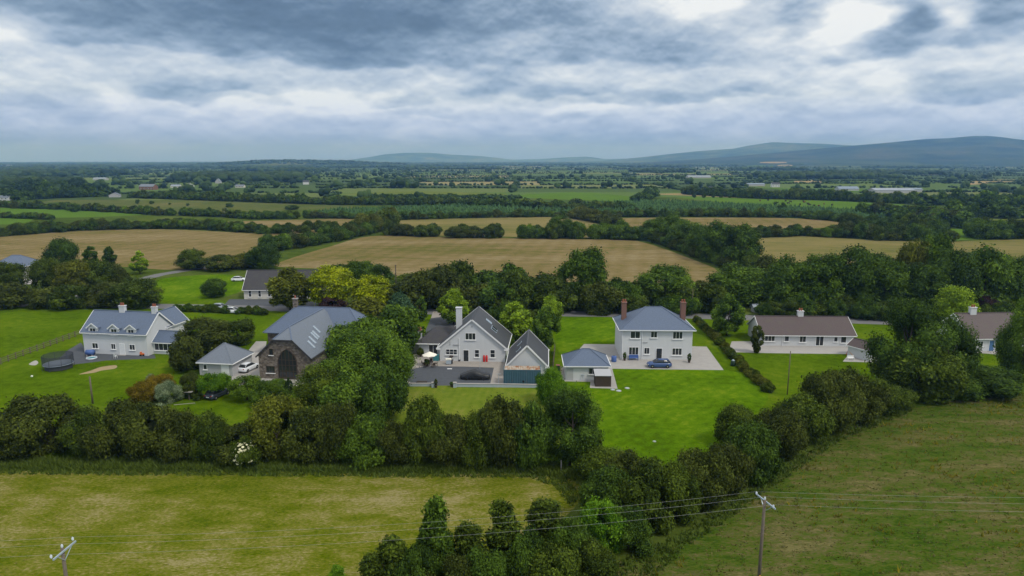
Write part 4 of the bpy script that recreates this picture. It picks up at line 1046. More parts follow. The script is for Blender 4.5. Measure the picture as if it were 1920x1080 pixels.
# --- E: long bungalow at the right
P = G(1427, 648); e = thing('long_bungalow', 'long white bungalow with dark brown tiled roof at the right', 'bungalow', (P.x, P.y, 0), R(-2))
gable_wall(e, 0, 18.0, 0, 8.6, 2.35, 4.9, 'x', 'white'); re = gable_roof(e, 0, 18.0, 0, 8.6, 2.35, 4.9, 'x', 'tile_brown', o=.4)
chimney(re, 8.9, 4.5, 4.6, 6.0, 1.1, .7, 'white', 2, 'white')
for x, w, z0, h, cc in ((1.6, 2.0, .9, 1.15, 3), (4.9, .9, .9, 1.1, 1), (8.0, 1.3, .75, 1.3, 2), (14.4, .75, .9, 1.0, 1), (15.9, 1.1, .7, 1.3, 1)): window(e, x, z0, w, h, cols=cc)
window(e, 11.3, .05, 1.6, 2.0, cols=2, bar=.1, sill=False); downpipe(e, 4.1, -.08, 0, 2.3)
P = G(1631, 678); k = thing('garden_shed', 'small white gabled shed at the end of the long bungalow terrace', 'shed', (P.x, P.y, 0), R(28))
gable_wall(k, 0, 3.4, 0, 4.6, 2.0, 3.0, 'y', 'white'); gable_roof(k, 0, 3.4, 0, 4.6, 2.0, 3.0, 'y', 'tile_brown', o=.2, og=.15)
window(k, .9, .9, .7, .8, cols=1); MB().box(2.0, 2.9, -.05, -.003, 0, 1.9).build('door', M['door_dark'], k)
# --- F: brown roofed house far right
P = G(1816, 659); k = thing('brown_roofed_house', 'white house with brown roof and blue door near the right edge', 'house', (P.x, P.y, 0), R(3))
gable_wall(k, 0, 14, 0, 9.5, 2.7, 6.3, 'x', 'white'); rk = gable_roof(k, 0, 14, 0, 9.5, 2.7, 6.3, 'x', 'tile_brown', o=.35)
chimney(rk, 3.4, 4.7, 5.8, 7.5, 1.2, .7, 'white', 2, 'white')
window(k, 1.9, .9, 1.6, 1.1, cols=3); door(k, 4.4, .95, 2.05, mat='door_blue'); window(k, 6.5, .6, 1.8, 1.5, cols=3)
# --- G: long dark roofed bungalow across the road
P = G(458, 561); k = thing('dark_roofed_bungalow', 'cream bungalow with long dark roof beyond the road at the left', 'bungalow', (P.x, P.y, 0), R(2))
gable_wall(k, 0, 23, 0, 9.0, 2.75, 6.9, 'x', 'cream'); gable_roof(k, 0, 23, 0, 9.0, 2.75, 6.9, 'x', 'slate_dark', o=.4)
for x in (1.6, 4.1, 6.6, 10, 13.5): window(k, x, .6, .75, 1.7, cols=1, rows=2)
# --- H: house at the left edge
P = G(-14, 517); k = thing('grey_roofed_house', 'house with grey hipped roof half hidden by trees at the left edge', 'house', (P.x, P.y, 0), R(0))
MB().box(0, 10.3, 0, 9, -.2, 3.0).build('wall', M['cream'], k); hip_roof(k, 0, 10.3, 0, 9, 3.01, 6.0, 4.3, 'slate_blue', o=.5)
window(k, 7.0, .8, 1.4, 1.3, cols=2); window(k, 3.0, .8, 1.4, 1.3, cols=2)
P = G(54, 513); MBK = MB().box(0, 3.2, 0, .25, 0, 1.7)
o = MBK.build('red_fence', plain('dark_red_boards', (.12, .03, .035), .8)); o.location = (P.x, P.y+1, 0); tag(o, 'dark red boarded fence beside the grey roofed house at the left edge', 'fence')

# --- far farm buildings
def far_building(name, label, cat, px, yb, w, h, roofh, d, wall, roof, rz=0, axis='x', lean=False, wins=0, hip=False):
    P = G(px, yb); t = thing(name, label, cat, (P.x, P.y, 0), R(rz))
    if yb < 400: w, d, h, roofh = w*.84, d*.84, h*.72, roofh*.72
    if hip: MB().box(-w/2, w/2, 0, d, -.2, h).build('wall', M[wall], t); hip_roof(t, -w/2, w/2, 0, d, h+.01, roofh, d*.5, roof, o=.4, fascia=False)
    else: gable_wall(t, -w/2, w/2, 0, d, h, roofh, axis, wall); gable_roof(t, -w/2, w/2, 0, d, h, roofh, axis, roof, fascia=False)
    for i in range(wins): window(t, -w/2+w*(i+.5)/wins, 1.0, min(2.2, w/wins*.4), 1.3, cols=2, sill=False, bar=.12)
    return t
M['sheet_pale'] = plain('pale_roof_sheet', (.27, .31, .36), .6, var=.2, scale=.2); M['sheet_blue'] = plain('bluish_roof_sheet', (.19, .24, .31), .5, var=.1, scale=.2)
far_building('farm_barn', 'long pale roofed barn among the trees at the upper left', 'barn', 186, 338, 26, 4, 6.5, 14, 'grey_render', 'sheet_pale', 4)
far_building('farmhouse', 'two storey grey roofed house on the plain left of centre', 'house', 274, 356, 22, 5.5, 9.5, 12, 'brick', 'slate_light', -6, wins=4)
far_building('stone_hut', 'grey roofed hut above the rough left field', 'hut', 214, 370, 11, 3.2, 6, 8, 'grey_render', 'slate_light', 15, 'y')
far_building('white_cottage', 'white cottage at the far left edge above the rough field', 'cottage', 4, 376, 14, 3.5, 6, 8, 'white', 'slate_light', -8, wins=3)
far_building('white_house', 'small white house with gable right of the grey roofed house', 'house', 357, 352, 12, 4.5, 8, 8, 'white', 'slate', 40, 'y')
far_building('far_cottage', 'white bungalow with pale roof left of the middle on the plain', 'cottage', 449, 352, 13, 2.8, 5.5, 9, 'cream', 'slate_light', 3, wins=3)
far_building('far_cottage', 'low pale roofed cottage next to the grey roofed house on the plain', 'cottage', 328, 352, 14, 3, 5.5, 8, 'cream', 'sheet_pale', 0)
far_building('pale_gable', 'single pale gable showing above the trees left of centre', 'house', 408, 344, 9, 4, 10, 8, 'grey_render', 'slate_light', 0, 'y')
far_building('far_house', 'white house among trees above the left end of the tree belt', 'house', 574, 346, 10, 5, 8.5, 8, 'white', 'slate', 20)
far_building('cattle_shed', 'long white roofed cattle shed on the plain at the right', 'barn', 1678, 362, 52, 4.2, 7, 22, 'grey_render', 'sheet_pale', -3)
far_building('cattle_shed', 'low bluish shed right of the long white roofed cattle shed', 'barn', 1712, 360, 26, 4, 6, 14, 'grey_render', 'sheet_blue', -3)
far_building('white_house', 'bright white two storey house on the plain right of centre', 'house', 1455, 351, 12, 5.5, 8.5, 9, 'white', 'slate', -4, wins=3)
far_building('low_shed', 'low grey roofed sheds left of the bright white house', 'shed', 1418, 349, 30, 3.5, 5.5, 12, 'grey_render', 'sheet_blue', 4)
far_building('far_barn', 'very long distant pale barn beneath the hills', 'barn', 1312, 334, 55, 4, 7, 24, 'grey_render', 'sheet_pale', 2)
far_building('white_cottage', 'tiny white cottage behind the field trees right of centre', 'cottage', 1336, 358, 8, 3.5, 7, 7, 'white', 'slate', 30, 'y')
far_building('grey_house', 'grey house half hidden in the dark trees at the right', 'house', 1768, 378, 16, 4, 7.5, 9, 'grey_render', 'slate_light', -10)
far_building('green_barn', 'rounded green roofed barn left of the cattle sheds', 'barn', 1592, 358, 28, 3.5, 7, 14, 'grey_render', 'sheet_blue', 0)
far_building('far_cottage', 'white cottage at the left edge close to the horizon', 'cottage', 16, 313, 30, 9, 15, 18, 'cream', 'slate_light', 0)

# ----------------------------------------------------------------- vehicles
def loft(mb, secs):
    """secs: list of rings (same number of points); closed ends"""
    n = len(secs[0]); b = len(mb.v)
    for s_ in secs: mb.v += [tuple(p) for p in s_]
    for i in range(len(secs)-1):
        for k in range(n): mb.f.append((b+i*n+k, b+i*n+(k+1) % n, b+(i+1)*n+(k+1) % n, b+(i+1)*n+k))
    mb.f.append(tuple(b+k for k in range(n-1, -1, -1))); mb.f.append(tuple(b+(len(secs)-1)*n+k for k in range(n)))
    return mb
def ring(x, hw, zb, zt, tum=.9, r=.12):
    return [(x, -hw*.96, zb), (x, -hw, zb+r), (x, -hw, zb+(zt-zb)*.55), (x, -hw*tum, zt-r*.4), (x, -hw*tum+r, zt), (x, hw*tum-r, zt), (x, hw*tum, zt-r*.4), (x, hw, zb+(zt-zb)*.55), (x, hw, zb+r), (x, hw*.96, zb)]
def car(name, label, loc, rz, paint, group=None, estate=False):
    t = thing(name, label, 'car', loc, rz, group)
    b = loft(MB(), [ring(-2.1, .70, .42, .78), ring(-2.02, .82, .30, .92), ring(-1.4, .87, .22, .98), ring(.75, .87, .22, .97), ring(1.6, .85, .24, .86), ring(2.0, .78, .32, .74), ring(2.12, .62, .42, .62)])
    bd = b.build('body', M[paint], t, True)
    rear = -1.95 if estate else -1.75
    c = loft(MB(), [ring(rear, .74, .90, 1.0, .92, .05), ring(rear+.42, .74, .93, 1.40, .82, .08), ring(-.3, .76, .93, 1.45, .80, .08), ring(.25, .76, .93, 1.42, .80, .08), ring(1.08, .74, .90, .97, .92, .05)])
    c.build('windows', M['glass'], t, True)
    r = loft(MB(), [[(x, -w, z), (x, -w*.8, z+.05), (x, w*.8, z+.05), (x, w, z)] for x, w, z in ((rear+.40, .60, 1.385), (-.3, .61, 1.435), (.28, .60, 1.40))]); r.build('roof', M[paint], t, True)
    p = MB()
    for sgn in (-1, 1):
        for xa, za, xb, zb in ((1.05, .96, .26, 1.41), (-.35, .96, -.38, 1.43), (rear+.02, .98, rear+.41, 1.39)): p.bar((xa, sgn*.715, za), (xb, sgn*.625, zb), .06, .05)
    p.build('pillars', M[paint], t)
    wm = MB().lathe([(.22, -.11), (.31, -.10), (.325, -.03), (.325, .03), (.31, .10), (.22, .11)], 16).mesh('tyre', M['tyre']); rm = MB().lathe([(.02, -.115), (.215, -.105), (.215, .105), (.02, .115)], 12).mesh('rim', M['rim'])
    for x in (-1.3, 1.32):
        for y in (-.78, .78):
            w = link('wheel', wm, t, (x, y, .325)); w.rotation_euler = (R(90), 0, 0); link('rim', rm, w)
    for y in (-.58, .58):
        MB().cbox((2.03, y, .64), .12, .26, .11).build('headlight', M['lamp'], t); MB().cbox((-2.06, y, .78), .1, .24, .14).build('taillight', M['taillamp'], t)
    MB().cbox((-2.12, 0, .58), .02, .5, .11).build('number_plate', M['trim'], t)
    return t
P = G(1237, 690); car('parked_car', 'blue car parked crosswise before the door of the two storey house', (P.x, P.y+.6, .012), R(180-1), 'blue_car', estate=True)
P = G(466, 694); car('parked_car', 'white car parked beside the stone house', (P.x, P.y, .012), R(75), 'white_car')
P = G(486, 703) ; car('parked_car', 'silver car parked behind the white one by the stone house', (G(452, 678).x, G(452, 678).y, .012), R(72), 'silver_car')
P = G(398, 750); car('small_car', 'dark hatchback with pale bumper parked beneath the apple tree', (P.x+.2, P.y+1.5, .008), R(72), 'dark_car')
P = G(413, 580); car('road_car', 'silver car on the road left of the dark roofed bungalow', (P.x, P.y, .03), R(-4), 'silver_car')
P = G(440, 584); car('road_car', 'white car pulled in behind the silver one on the road', (G(437, 587).x, G(437, 587).y, .03), R(-6), 'white_car')
P = G(448, 527); car('garden_car', 'white car parked in front of the far bright lawn', (P.x, P.y, .01), R(10), 'white_car')
P = G(1424, 578); far_building('white_cabin', 'tiny white roofed cabin beyond the road above the long bungalow', 'cabin', 1424, 586, 2.6, 1.0, 1.7, 2.0, 'grey_render', 'sheet_pale', 5)
# covered car: a fabric cover hanging over a saloon
P = G(891, 713); t = thing('covered_car', 'car hidden under a black fabric cover on the tarmac yard', 'covered car', (P.x, P.y+.9, .012), R(-2))
def cring(x, hw, zt, r=.18):
    return [(x, -hw*1.06, .06), (x, -hw*1.0, .40), (x, -hw*.98, zt*.62), (x, -hw*.80, zt-r*.35), (x, -hw*.5, zt), (x, 0, zt+.03), (x, hw*.5, zt), (x, hw*.80, zt-r*.35), (x, hw*.98, zt*.62), (x, hw*1.0, .40), (x, hw*1.06, .06)]
sec = [cring(-2.55, .55, .62), cring(-2.45, .80, .82), cring(-2.0, .93, .98), cring(-1.5, .95, 1.08), cring(-.9, .95, 1.40), cring(-.3, .95, 1.48), cring(.3, .95, 1.44), cring(1.1, .95, 1.06), cring(1.9, .93, .96), cring(2.4, .80, .80), cring(2.5, .55, .62)]
cv = loft(MB(), sec).build('car_cover', M['black'], t, True); sm = cv.modifiers.new('sub', 'SUBSURF'); sm.levels = sm.render_levels = 2
tx = bpy.data.textures.new('folds', 'CLOUDS'); tx.noise_scale = .45
dm = cv.modifiers.new('folds', 'DISPLACE'); dm.texture = tx; dm.strength = .09
sp_ = MB()
for x, y in ((-1.4, -.93), (1.4, -.93)): sp_.tube([(x, y-.08, .20), (x, y+.1, .20)], .2, 12)
sp_.build('wheel', M['tyre'], t)

# ----------------------------------------------------------------- yard of the gabled house
def wall_run(name, label, pts, h, w, mat='wallgrey', cap='concrete'):
    P = [G(*p) for p in pts]; t = thing(name, label, 'wall', (P[0].x, P[0].y, 0)); m, c = MB(), MB()
    for i in range(len(P)-1):
        a_, b_ = P[i]-P[0], P[i+1]-P[0]
        m.bar(a_+Vector((0, 0, h/2)), b_+Vector((0, 0, h/2)), w, h-.001*i); c.bar(a_+Vector((0, 0, h+.035+.002*i)), b_+Vector((0, 0, h+.035+.002*i)), w+.08, .06)
    m.build('wall_body', M[mat], t); c.build('coping', M[cap], t)
    return t
wall_run('yard_wall', 'low blue grey garden wall left of the gap in the yard wall', [(764, 719), (768, 724), (808, 724)], .45, .3)
wall_run('yard_wall', 'low blue grey garden wall right of the gap, running to the container', [(856, 725), (960, 726), (1012, 727)], .5, .3)
GP = 'painted gate pillars of the yard wall'
for px, lab in ((812.5, 'left painted pillar at the gap in the low yard wall'), (853, 'right painted pillar at the gap in the low yard wall')):
    P = G(px, 726); t = thing('gate_pillar', lab, 'pillar', (P.x, P.y, 0), 0, GP); MB().box(-.25, .25, -.25, .25, 0, .75).build('pillar_body', M['wallgrey'], t); MB().box(-.3, .3, -.3, .3, .751, .83).build('pillar_cap', M['concrete'], t)
def potted(label, px, py, sp, shape, h, w, potmat='darkwood'):
    P = G(px, py); t = thing('potted_plant', label, 'plant', (P.x, P.y, .02)); MB().lathe([(.17, 0), (.25, .38), (.28, .4), (.26, .44)], 12).build('pot', M[potmat], t)
    cm, tm, hn, wn = variant(sp, shape, 'm', 1); o = link('foliage', cm, t, (0, 0, .38), 0, (w/wn, w/wn, h/hn))
potted('upright dark potted shrub inside the left gate pillar', 817.5, 727, 'thorn', 'column', 1.1, .6)
potted('dark pot with a small plant beside the right gate pillar', 847, 726, 'dark', 'bush', .5, .6)
potted('leafy potted plant at the left end of the patio', 788.5, 669, 'thorn', 'bush', 1.3, 1.2)
potted('small potted shrub standing before the dining table', 800, 687, 'thorn_green', 'bush', .9, .9)
P = G(791, 720); t = thing('planter_trough', 'long black planter trough on the tarmac inside the yard wall', 'planter', (P.x, P.y, .012), R(-1)); MB().box(-.9, .9, -.25, .25, 0, .42).build('trough', M['blackmetal'], t); MB().box(-.84, .84, -.19, .19, .421, .43).build('soil', M['darkwood'], t)
MB().box(-.95, .95, -.3, -.251, .34, .44).build('rim', M['blackmetal'], t)
# parasol, table, chairs, barbecue, gas bottles
P = G(806, 686); t = thing('garden_parasol', 'cream garden parasol open over the patio table', 'parasol', (P.x, P.y, .018))
MB().lathe([(.35, 0), (.35, .08), (.05, .1)], 16).build('base', M['concrete'], t); MB().tube([(0, 0, .1), (0, 0, 2.55)], .03, 8).build('pole', M['wood'], t)
cn = MB(); N = 8
for k_ in range(N):
    a0, a1 = 2*math.pi*k_/N, 2*math.pi*(k_+1)/N; e0 = (1.35*math.cos(a0), 1.35*math.sin(a0)); e1 = (1.35*math.cos(a1), 1.35*math.sin(a1))
    cn.slab((0, 0, 2.62), (e0[0], e0[1], 1.98), ((e0[0]+e1[0])*.49, (e0[1]+e1[1])*.49, 2.03), (e1[0], e1[1], 1.98), .02)
cn.build('canopy', M['canvas'], t)
rbm = MB()
for k_ in range(N): a0 = 2*math.pi*k_/N; rbm.bar((0, 0, 2.56), (1.3*math.cos(a0), 1.3*math.sin(a0), 1.95), .025)
rbm.build('ribs', M['wood'], t)
T0 = P
t = thing('patio_table', 'round brown patio table under the parasol', 'table', (T0.x, T0.y, .018)); MB().lathe([(.62, .70), (.65, .72), (.65, .75), (.62, .76)], 20).build('tabletop', M['darkwood'], t)
lg = MB().box(-.03, .03, -.03, .03, 0, .70).mesh('leg', M['darkwood'])
for sx in (-.38, .38):
    for sy in (-.38, .38): link('leg', lg, t, (sx, sy, 0))
ch = thing('patio_chair', 'brown patio chair right of the parasol table', 'chair', (T0.x+1.15, T0.y-.1, .018), R(-85), 'chairs around the patio table')
def chair_parts(ch, mat):
    MB().box(-.22, .22, -.22, .22, .42, .46).build('seat', M[mat], ch); MB().slab((-.22, .2, .5), (.22, .2, .5), (.22, .29, .95), (-.22, .29, .95), .03).build('backrest', M[mat], ch)
    for sx in (-.2, .2):
        for sy in (-.2, .2): MB().box(sx-.02, sx+.02, sy-.02, sy+.02, 0, .419).build('leg', M[mat], ch)
        MB().box(sx-.025, sx+.025, -.2, .24, .63, .66).build('armrest', M[mat], ch)
chair_parts(ch, 'darkwood')
for dx, dy, rz, lab in ((-1.15, -.1, 85, 'brown patio chair left of the parasol table'), (.1, 1.15, 0, 'brown patio chair behind the parasol table'), (.75, -1.0, 215, 'brown patio chair at the front right of the parasol table'), (-.7, -1.05, 150, 'brown patio chair at the front left of the parasol table')):
    c2 = copy_tree(ch); c2.location = (T0.x+dx, T0.y+dy, .018); c2.rotation_euler = (0, 0, R(rz)); c2['label'] = lab
P = G(819, 676); t = thing('covered_table', 'teal covered box beside the house wall behind the parasol', 'storage box', (P.x-.1, P.y, .018), R(-4)); MB().box(-.5, .5, -.35, .35, 0, 1.05).build('box_body', M['teal'], t, bevel=.04); MB().box(-.53, .53, -.38, .38, 1.051, 1.12).build('lid', M['teal'], t)
P = G(823, 668); t = thing('outdoor_heater', 'black covered object against the corner of the gabled house', 'cover', (P.x-.35, P.y+1.0, .018)); MB().lathe([(.42, 0), (.42, 1.3), (.30, 1.75), (.08, 1.95)], 10).build('cover', M['black'], t, True); MB().lathe([(.43, .0), (.44, .1)], 10).build('hem', M['black'], t)
P = G(841, 683); t = thing('barbecue', 'grey barbecue trolley on the patio left of the back door', 'barbecue', (P.x, P.y, .018), R(10))
MB().box(-.45, .45, -.28, .28, .12, .78).build('cabinet', M['steel'], t); MB().prism([(-.28, .785), (.28, .785), (.24, 1.02), (0, 1.10), (-.24, 1.02)], -.5, .5, 'x').build('lid', M['canvas'], t)
MB().box(.52, .85, -.25, .25, .74, .78).build('side_shelf', M['blackmetal'], t); MB().bar((-.4, -.33, .95), (.4, -.33, .95), .04).build('handle', M['steel'], t); MB().box(.46, .74, -.22, .22, .1, .7).build('gas_cabinet', M['blackmetal'], t)
for x in (-.38, .38): MB().box(x-.05, x+.05, -.2, .2, 0, .119).build('castor', M['blackmetal'], t)
for i, lab in enumerate(('left red gas bottle standing against the wall of the gabled house', 'right red gas bottle standing against the wall of the gabled house')):
    P = G(907.5+i*5.0, 679); t = thing('gas_bottle', lab, 'gas bottle', (P.x, P.y+.2, .018), 0, 'red gas bottles by the house wall')
    MB().lathe([(.17, 0), (.19, .05), (.19, .95), (.15, 1.08), (.06, 1.14)], 16).build('bottle', M['red'], t, True); MB().lathe([(.05, 1.141), (.05, 1.25)], 8).build('valve', M['steel'], t); MB().lathe([(.12, 1.12), (.12, 1.24), (.10, 1.24)], 12).build('collar', M['red'], t)
P = G(861, 677.5); t = thing('garden_tools', 'small dark broom and bucket by the back door', 'tools', (P.x, P.y, .018)); MB().lathe([(.13, 0), (.17, .3)], 12).build('bucket', M['blackmetal'], t); MB().tube([(.2, 0, .0), (.3, .25, 1.4)], .018, 6).build('broom', M['wood'], t)
P = G(843, 692); o = MB().box(-.42, .42, -.14, .14, 0, .07).build('white_board', M['trim'], None, bevel=.02); o.location = (P.x, P.y, .013); tag(o, 'white board lying on the tarmac near the patio', 'board')
P = G(900, 691); t = thing('washing_line_post', 'thin metal washing line post at the edge of the tarmac yard', 'post', (P.x, P.y, .0)); MB().tube([(0, 0, 0), (0, 0, 1.9)], .03, 8).build('pole', M['steel'], t); MB().bar((-.4, 0, 1.88), (.4, 0, 1.88), .04).build('crossbar', M['steel'], t)
P = G(935, 722); t = thing('washing_line_post', 'thin metal post on the concrete beside the container', 'post', (P.x, P.y, .0)); MB().tube([(0, 0, 0), (0, 0, 1.9)], .03, 8).build('pole', M['steel'], t); MB().bar((-.4, 0, 1.88), (.4, 0, 1.88), .04).build('crossbar', M['steel'], t)
def fence(label, pts, h, n, name='timber_fence', mat='wood', panel=False):
    P = [G(*p) for p in pts]; t = thing(name, label, 'fence', (P[0].x, P[0].y, 0)); L = P[-1]-P[0]
    pm = MB().box(-.07, .07, -.07, .07, -.1, h).mesh('post', M[mat]); step = L/n
    ang = math.atan2(step.y, step.x)
    for i in range(n+1): link('post', pm, t, tuple(step*i), ang)
    if panel:
        bm_ = MB().box(.08, step.length-.08, -.02, .02, .05, h-.1).mesh('panel', M[mat])
        for i in range(n): link('panel', bm_, t, tuple(step*i), ang)
    else:
        rm_ = MB().box(0, step.length, -.105, -.072, -.055, .055).mesh('rail', M[mat])
        for i in range(n):
            for z in (.35, .70, 1.05): link('rail', rm_, t, tuple(step*i+Vector((0, 0, z*h/1.2))), ang)
    return t
fence('dark wooden post and rail fence climbing from the left edge to the farmhouse', [(-60, 706), (0, 683), (152, 628)], 1.25, 16)
fence('wooden panel fence beside the garage by the front lawn', [(1037, 695), (1040, 660)], 1.6, 5, 'panel_fence', 'wood', True)
P = G(1046, 695); t = thing('wheelie_bin', 'dark green wheelie bin with pink lid beside the garage fence', 'bin', (P.x, P.y, .01)); MB().prism([(-.26, 0), (.26, 0), (.30, .95), (-.30, .95)], -.3, .3, 'y').build('bin_body', plain('bin_green', (.03, .07, .05), .5), t); MB().box(-.33, .33, -.34, .34, .951, 1.02).build('lid', plain('pink_lid', (.55, .15, .22), .5), t)
for sx in (-.22, .22): MB().tube([(sx-.03, .28, .1), (sx+.03, .28, .1)], .1, 10).build('wheel', M['tyre'], t)
# two storey house yard things
P = G(1188, 675); t = thing('garden_bench', 'blue garden bench under the left window of the two storey house', 'bench', (P.x, P.y-.1, .012), R(-1.5)); MB().box(-.85, .85, -.25, .25, .42, .48).build('seat', M['blueplastic'], t); MB().box(-.85, .85, .22, .27, .5, .95).build('backrest', M['blueplastic'], t)
for x in (-.75, .75): MB().box(x-.04, x+.04, -.22, .22, 0, .419).build('leg', M['blueplastic'], t)
P = G(1151, 678); t = thing('oil_drum', 'blue tank standing left of the two storey house', 'tank', (P.x, P.y, .012)); MB().lathe([(.45, 0), (.48, .1), (.48, .95), (.40, 1.05)], 14).build('tank', M['blueplastic'], t, True); MB().lathe([(.14, 1.051), (.14, 1.1)], 10).build('cap', M['blackmetal'], t)
potted('clipped dark shrub at the left corner of the two storey house', 1171, 676, 'dark', 'column', 1.2, .7); potted('clipped dark shrub at the right corner of the two storey house', 1292, 680, 'dark', 'column', 1.4, .8)
for px, py, r_, lab in ((1160, 733, .30, 'grey manhole cover on the bright lawn below the wooden shed'), (1149, 731, .25, 'pale concrete manhole on the lawn by the shed corner'), (1176, 728, .28, 'faint concrete slab on the lawn right of the manhole covers'), (1227, 828, .16, 'small pale stone patch low on the bright lawn')):
    P = G(px, py); t = thing('manhole', lab, 'manhole', (P.x, P.y, .0)); MB().lathe([(r_*1.5, 0), (r_*1.45, .06)], 14).build('collar', M['concrete'], t); MB().lathe([(r_, .061), (r_*.95, .09)], 12).build('cover', M['steel'], t)
P = G(1374, 686); t = thing('compost_bin', 'dark green compost bin with pale lid by the clipped hedge', 'bin', (P.x, P.y, 0)); MB().lathe([(.45, 0), (.36, .9), (.30, 1.0)], 12).build('bin_body', plain('compost_green', (.03, .06, .045), .6), t, True); MB().lathe([(.31, 1.001), (.12, 1.15)], 12).build('lid', M['steel'], t, True)
# long bungalow terrace
P = G(1594, 667); t = thing('toy_slide', 'orange and red child slide on the bungalow terrace', 'slide', (P.x, P.y, .012), R(20)); MB().slab((-.25, -1.0, .1), (.25, -1.0, .1), (.25, .3, 1.05), (-.25, .3, 1.05), .06).build('chute', plain('orange_plastic', (.65, .28, .03), .5), t)
for x in (-.25, .25): MB().bar((x, .7, 0), (x, .3, 1.2), .06).build('ladder_rail', M['red'], t)
P = G(1608, 664); t = thing('garden_table', 'blue grey outdoor table on the bungalow terrace', 'table', (P.x, P.y, .012)); MB().box(-.8, .8, -.45, .45, .7, .75).build('tabletop', M['steel'], t)
for x in (-.7, .7):
    for y in (-.35, .35): MB().box(x-.03, x+.03, y-.03, y+.03, 0, .699).build('leg', M['steel'], t)
P = G(1595, 675); t = thing('garden_bench', 'white bench at the edge of the bungalow lawn', 'bench', (P.x, P.y, .012)); MB().box(-.6, .6, -.2, .2, .38, .43).build('seat', M['trim'], t); MB().box(-.6, .6, .2, .25, .45, .8).build('backrest', M['trim'], t)
for x in (-.5, .5): MB().box(x-.04, x+.04, -.18, .18, 0, .379).build('leg', M['trim'], t)
# trampoline
P = G(97, 697); t = thing('trampoline', 'round trampoline with dark safety net on the farmhouse lawn', 'trampoline', (P.x, P.y+1.9, 0)); RT = 2.35
tor = MB(); tor.lathe([(RT-.16, .84), (RT, .88), (RT+.02, .94), (RT-.02, .98), (RT-.30, .97), (RT-.30, .92)], 32); tor.build('rim_pad', plain('pad', (.20, .24, .30), .6), t, True)
MB().lathe([(.01, .90), (RT-.3, .90), (RT-.3, .91), (.01, .912)], 32).build('mat', M['blackmetal'], t)
pl = MB().tube([(0, 0, 0), (0, 0, 2.6)], .03, 6).mesh('pole', M['netting']); lgm = MB().tube([(0, 0, 0), (0, 0, .85)], .03, 6).mesh('leg', M['steel'])
for k_ in range(8): a0 = 2*math.pi*k_/8; link('pole', pl, t, ((RT+.05)*math.cos(a0), (RT+.05)*math.sin(a0), 0))
def net_mat():
    m, nt, b_, out = new_mat('safety_net'); b_.inputs['Base Color'].default_value = (.05, .055, .07, 1); b_.inputs['Roughness'].default_value = .8
    tr = nt.nodes.new('ShaderNodeBsdfTransparent'); mx = nt.nodes.new('ShaderNodeMixShader'); mx.inputs[0].default_value = .62
    nt.links.new(tr.outputs[0], mx.inputs[1]); nt.links.new(b_.outputs[0], mx.inputs[2]); nt.links.new(mx.outputs[0], out.inputs[0]); return m
nm = MB(); nm.lathe([(RT, 1.0), (RT, 2.55)], 32); nm.f = nm.f[:-2]; nm.build('safety_net', net_mat(), t, True)
MB().lathe([(RT-.25, .1), (RT-.25, .83)], 32).build('skirt', M['netting'], t)
# farmhouse yard things
P = G(170, 668); t = thing('oil_tank', 'dark blue tank at the left corner of the farmhouse', 'tank', (P.x, P.y, .012)); MB().tube([(-.7, 0, .75), (.7, 0, .75)], .5, 14).build('tank', M['blueplastic'], t, True)
for x in (-.5, .5): MB().box(x-.08, x+.08, -.4, .4, 0, .4).build('support', M['concrete'], t)
P = G(172, 673); t = thing('paddling_pool', 'round pale paddling pool on the farmhouse yard', 'pool', (P.x, P.y, .012)); MB().lathe([(.85, 0), (.95, .15), (.9, .3), (.8, .3), (.75, .06)], 18).build('pool_wall', M['insulator'], t, True); MB().lathe([(.01, .2), (.79, .2), (.79, .205)], 18).build('water', M['teal'], t)
P = G(217, 672); t = thing('garden_chair', 'white plastic chair on the farmhouse yard', 'chair', (P.x, P.y, .012), R(160)); chair_parts(t, 'trim')
P = G(267, 667); t = thing('toy_tractor', 'orange ride-on toy beside the farmhouse wall', 'toy', (P.x, P.y, .012), R(10)); MB().box(-.4, .4, -.2, .2, .2, .5).box(-.35, -.05, -.18, .18, .501, .75).build('body', plain('orange_toy', (.6, .15, .04), .5), t, bevel=.04)
for x in (-.28, .28): MB().tube([(x, -.26, .16), (x, .26, .16)], .16, 10).build('wheel', M['tyre'], t)
P = G(60, 707); o = MB().lathe([(.05, 0), (.16, .06), (.19, .16), (.12, .28), (.03, .32)], 10).build('white_ball', M['trim'], None, True); o.location = (P.x, P.y, .008); tag(o, 'white ball lying on the grass below the trampoline', 'ball')
# stone house garden
P = G(355, 750); t = thing('bird_table', 'wooden bird table with pale top in the stone house garden', 'bird table', (P.x, P.y, 0)); MB().box(-.05, .05, -.05, .05, 0, 1.3).build('post', M['wood'], t); MB().box(-.6, .6, -.35, .35, 1.3, 1.36).build('top', M['concrete'], t)
P = G(366, 728); t = thing('red_windmill', 'red garden ornament on a short post beside the bird table', 'ornament', (P.x, P.y, 0)); MB().tube([(0, 0, 0), (0, 0, .9)], .03, 6).build('post', M['wood'], t); MB().lathe([(.05, .9), (.3, 1.1), (.3, 1.4), (.05, 1.65)], 8).build('ornament', M['red'], t)
P = G(346, 758); o = MB().bar((-1.4, -.4, .05), (1.4, .4, .05), .07).build('plank', M['concrete']); o.location = (P.x, P.y, .008); tag(o, 'pale plank lying on the garden grass below the bird table', 'plank')

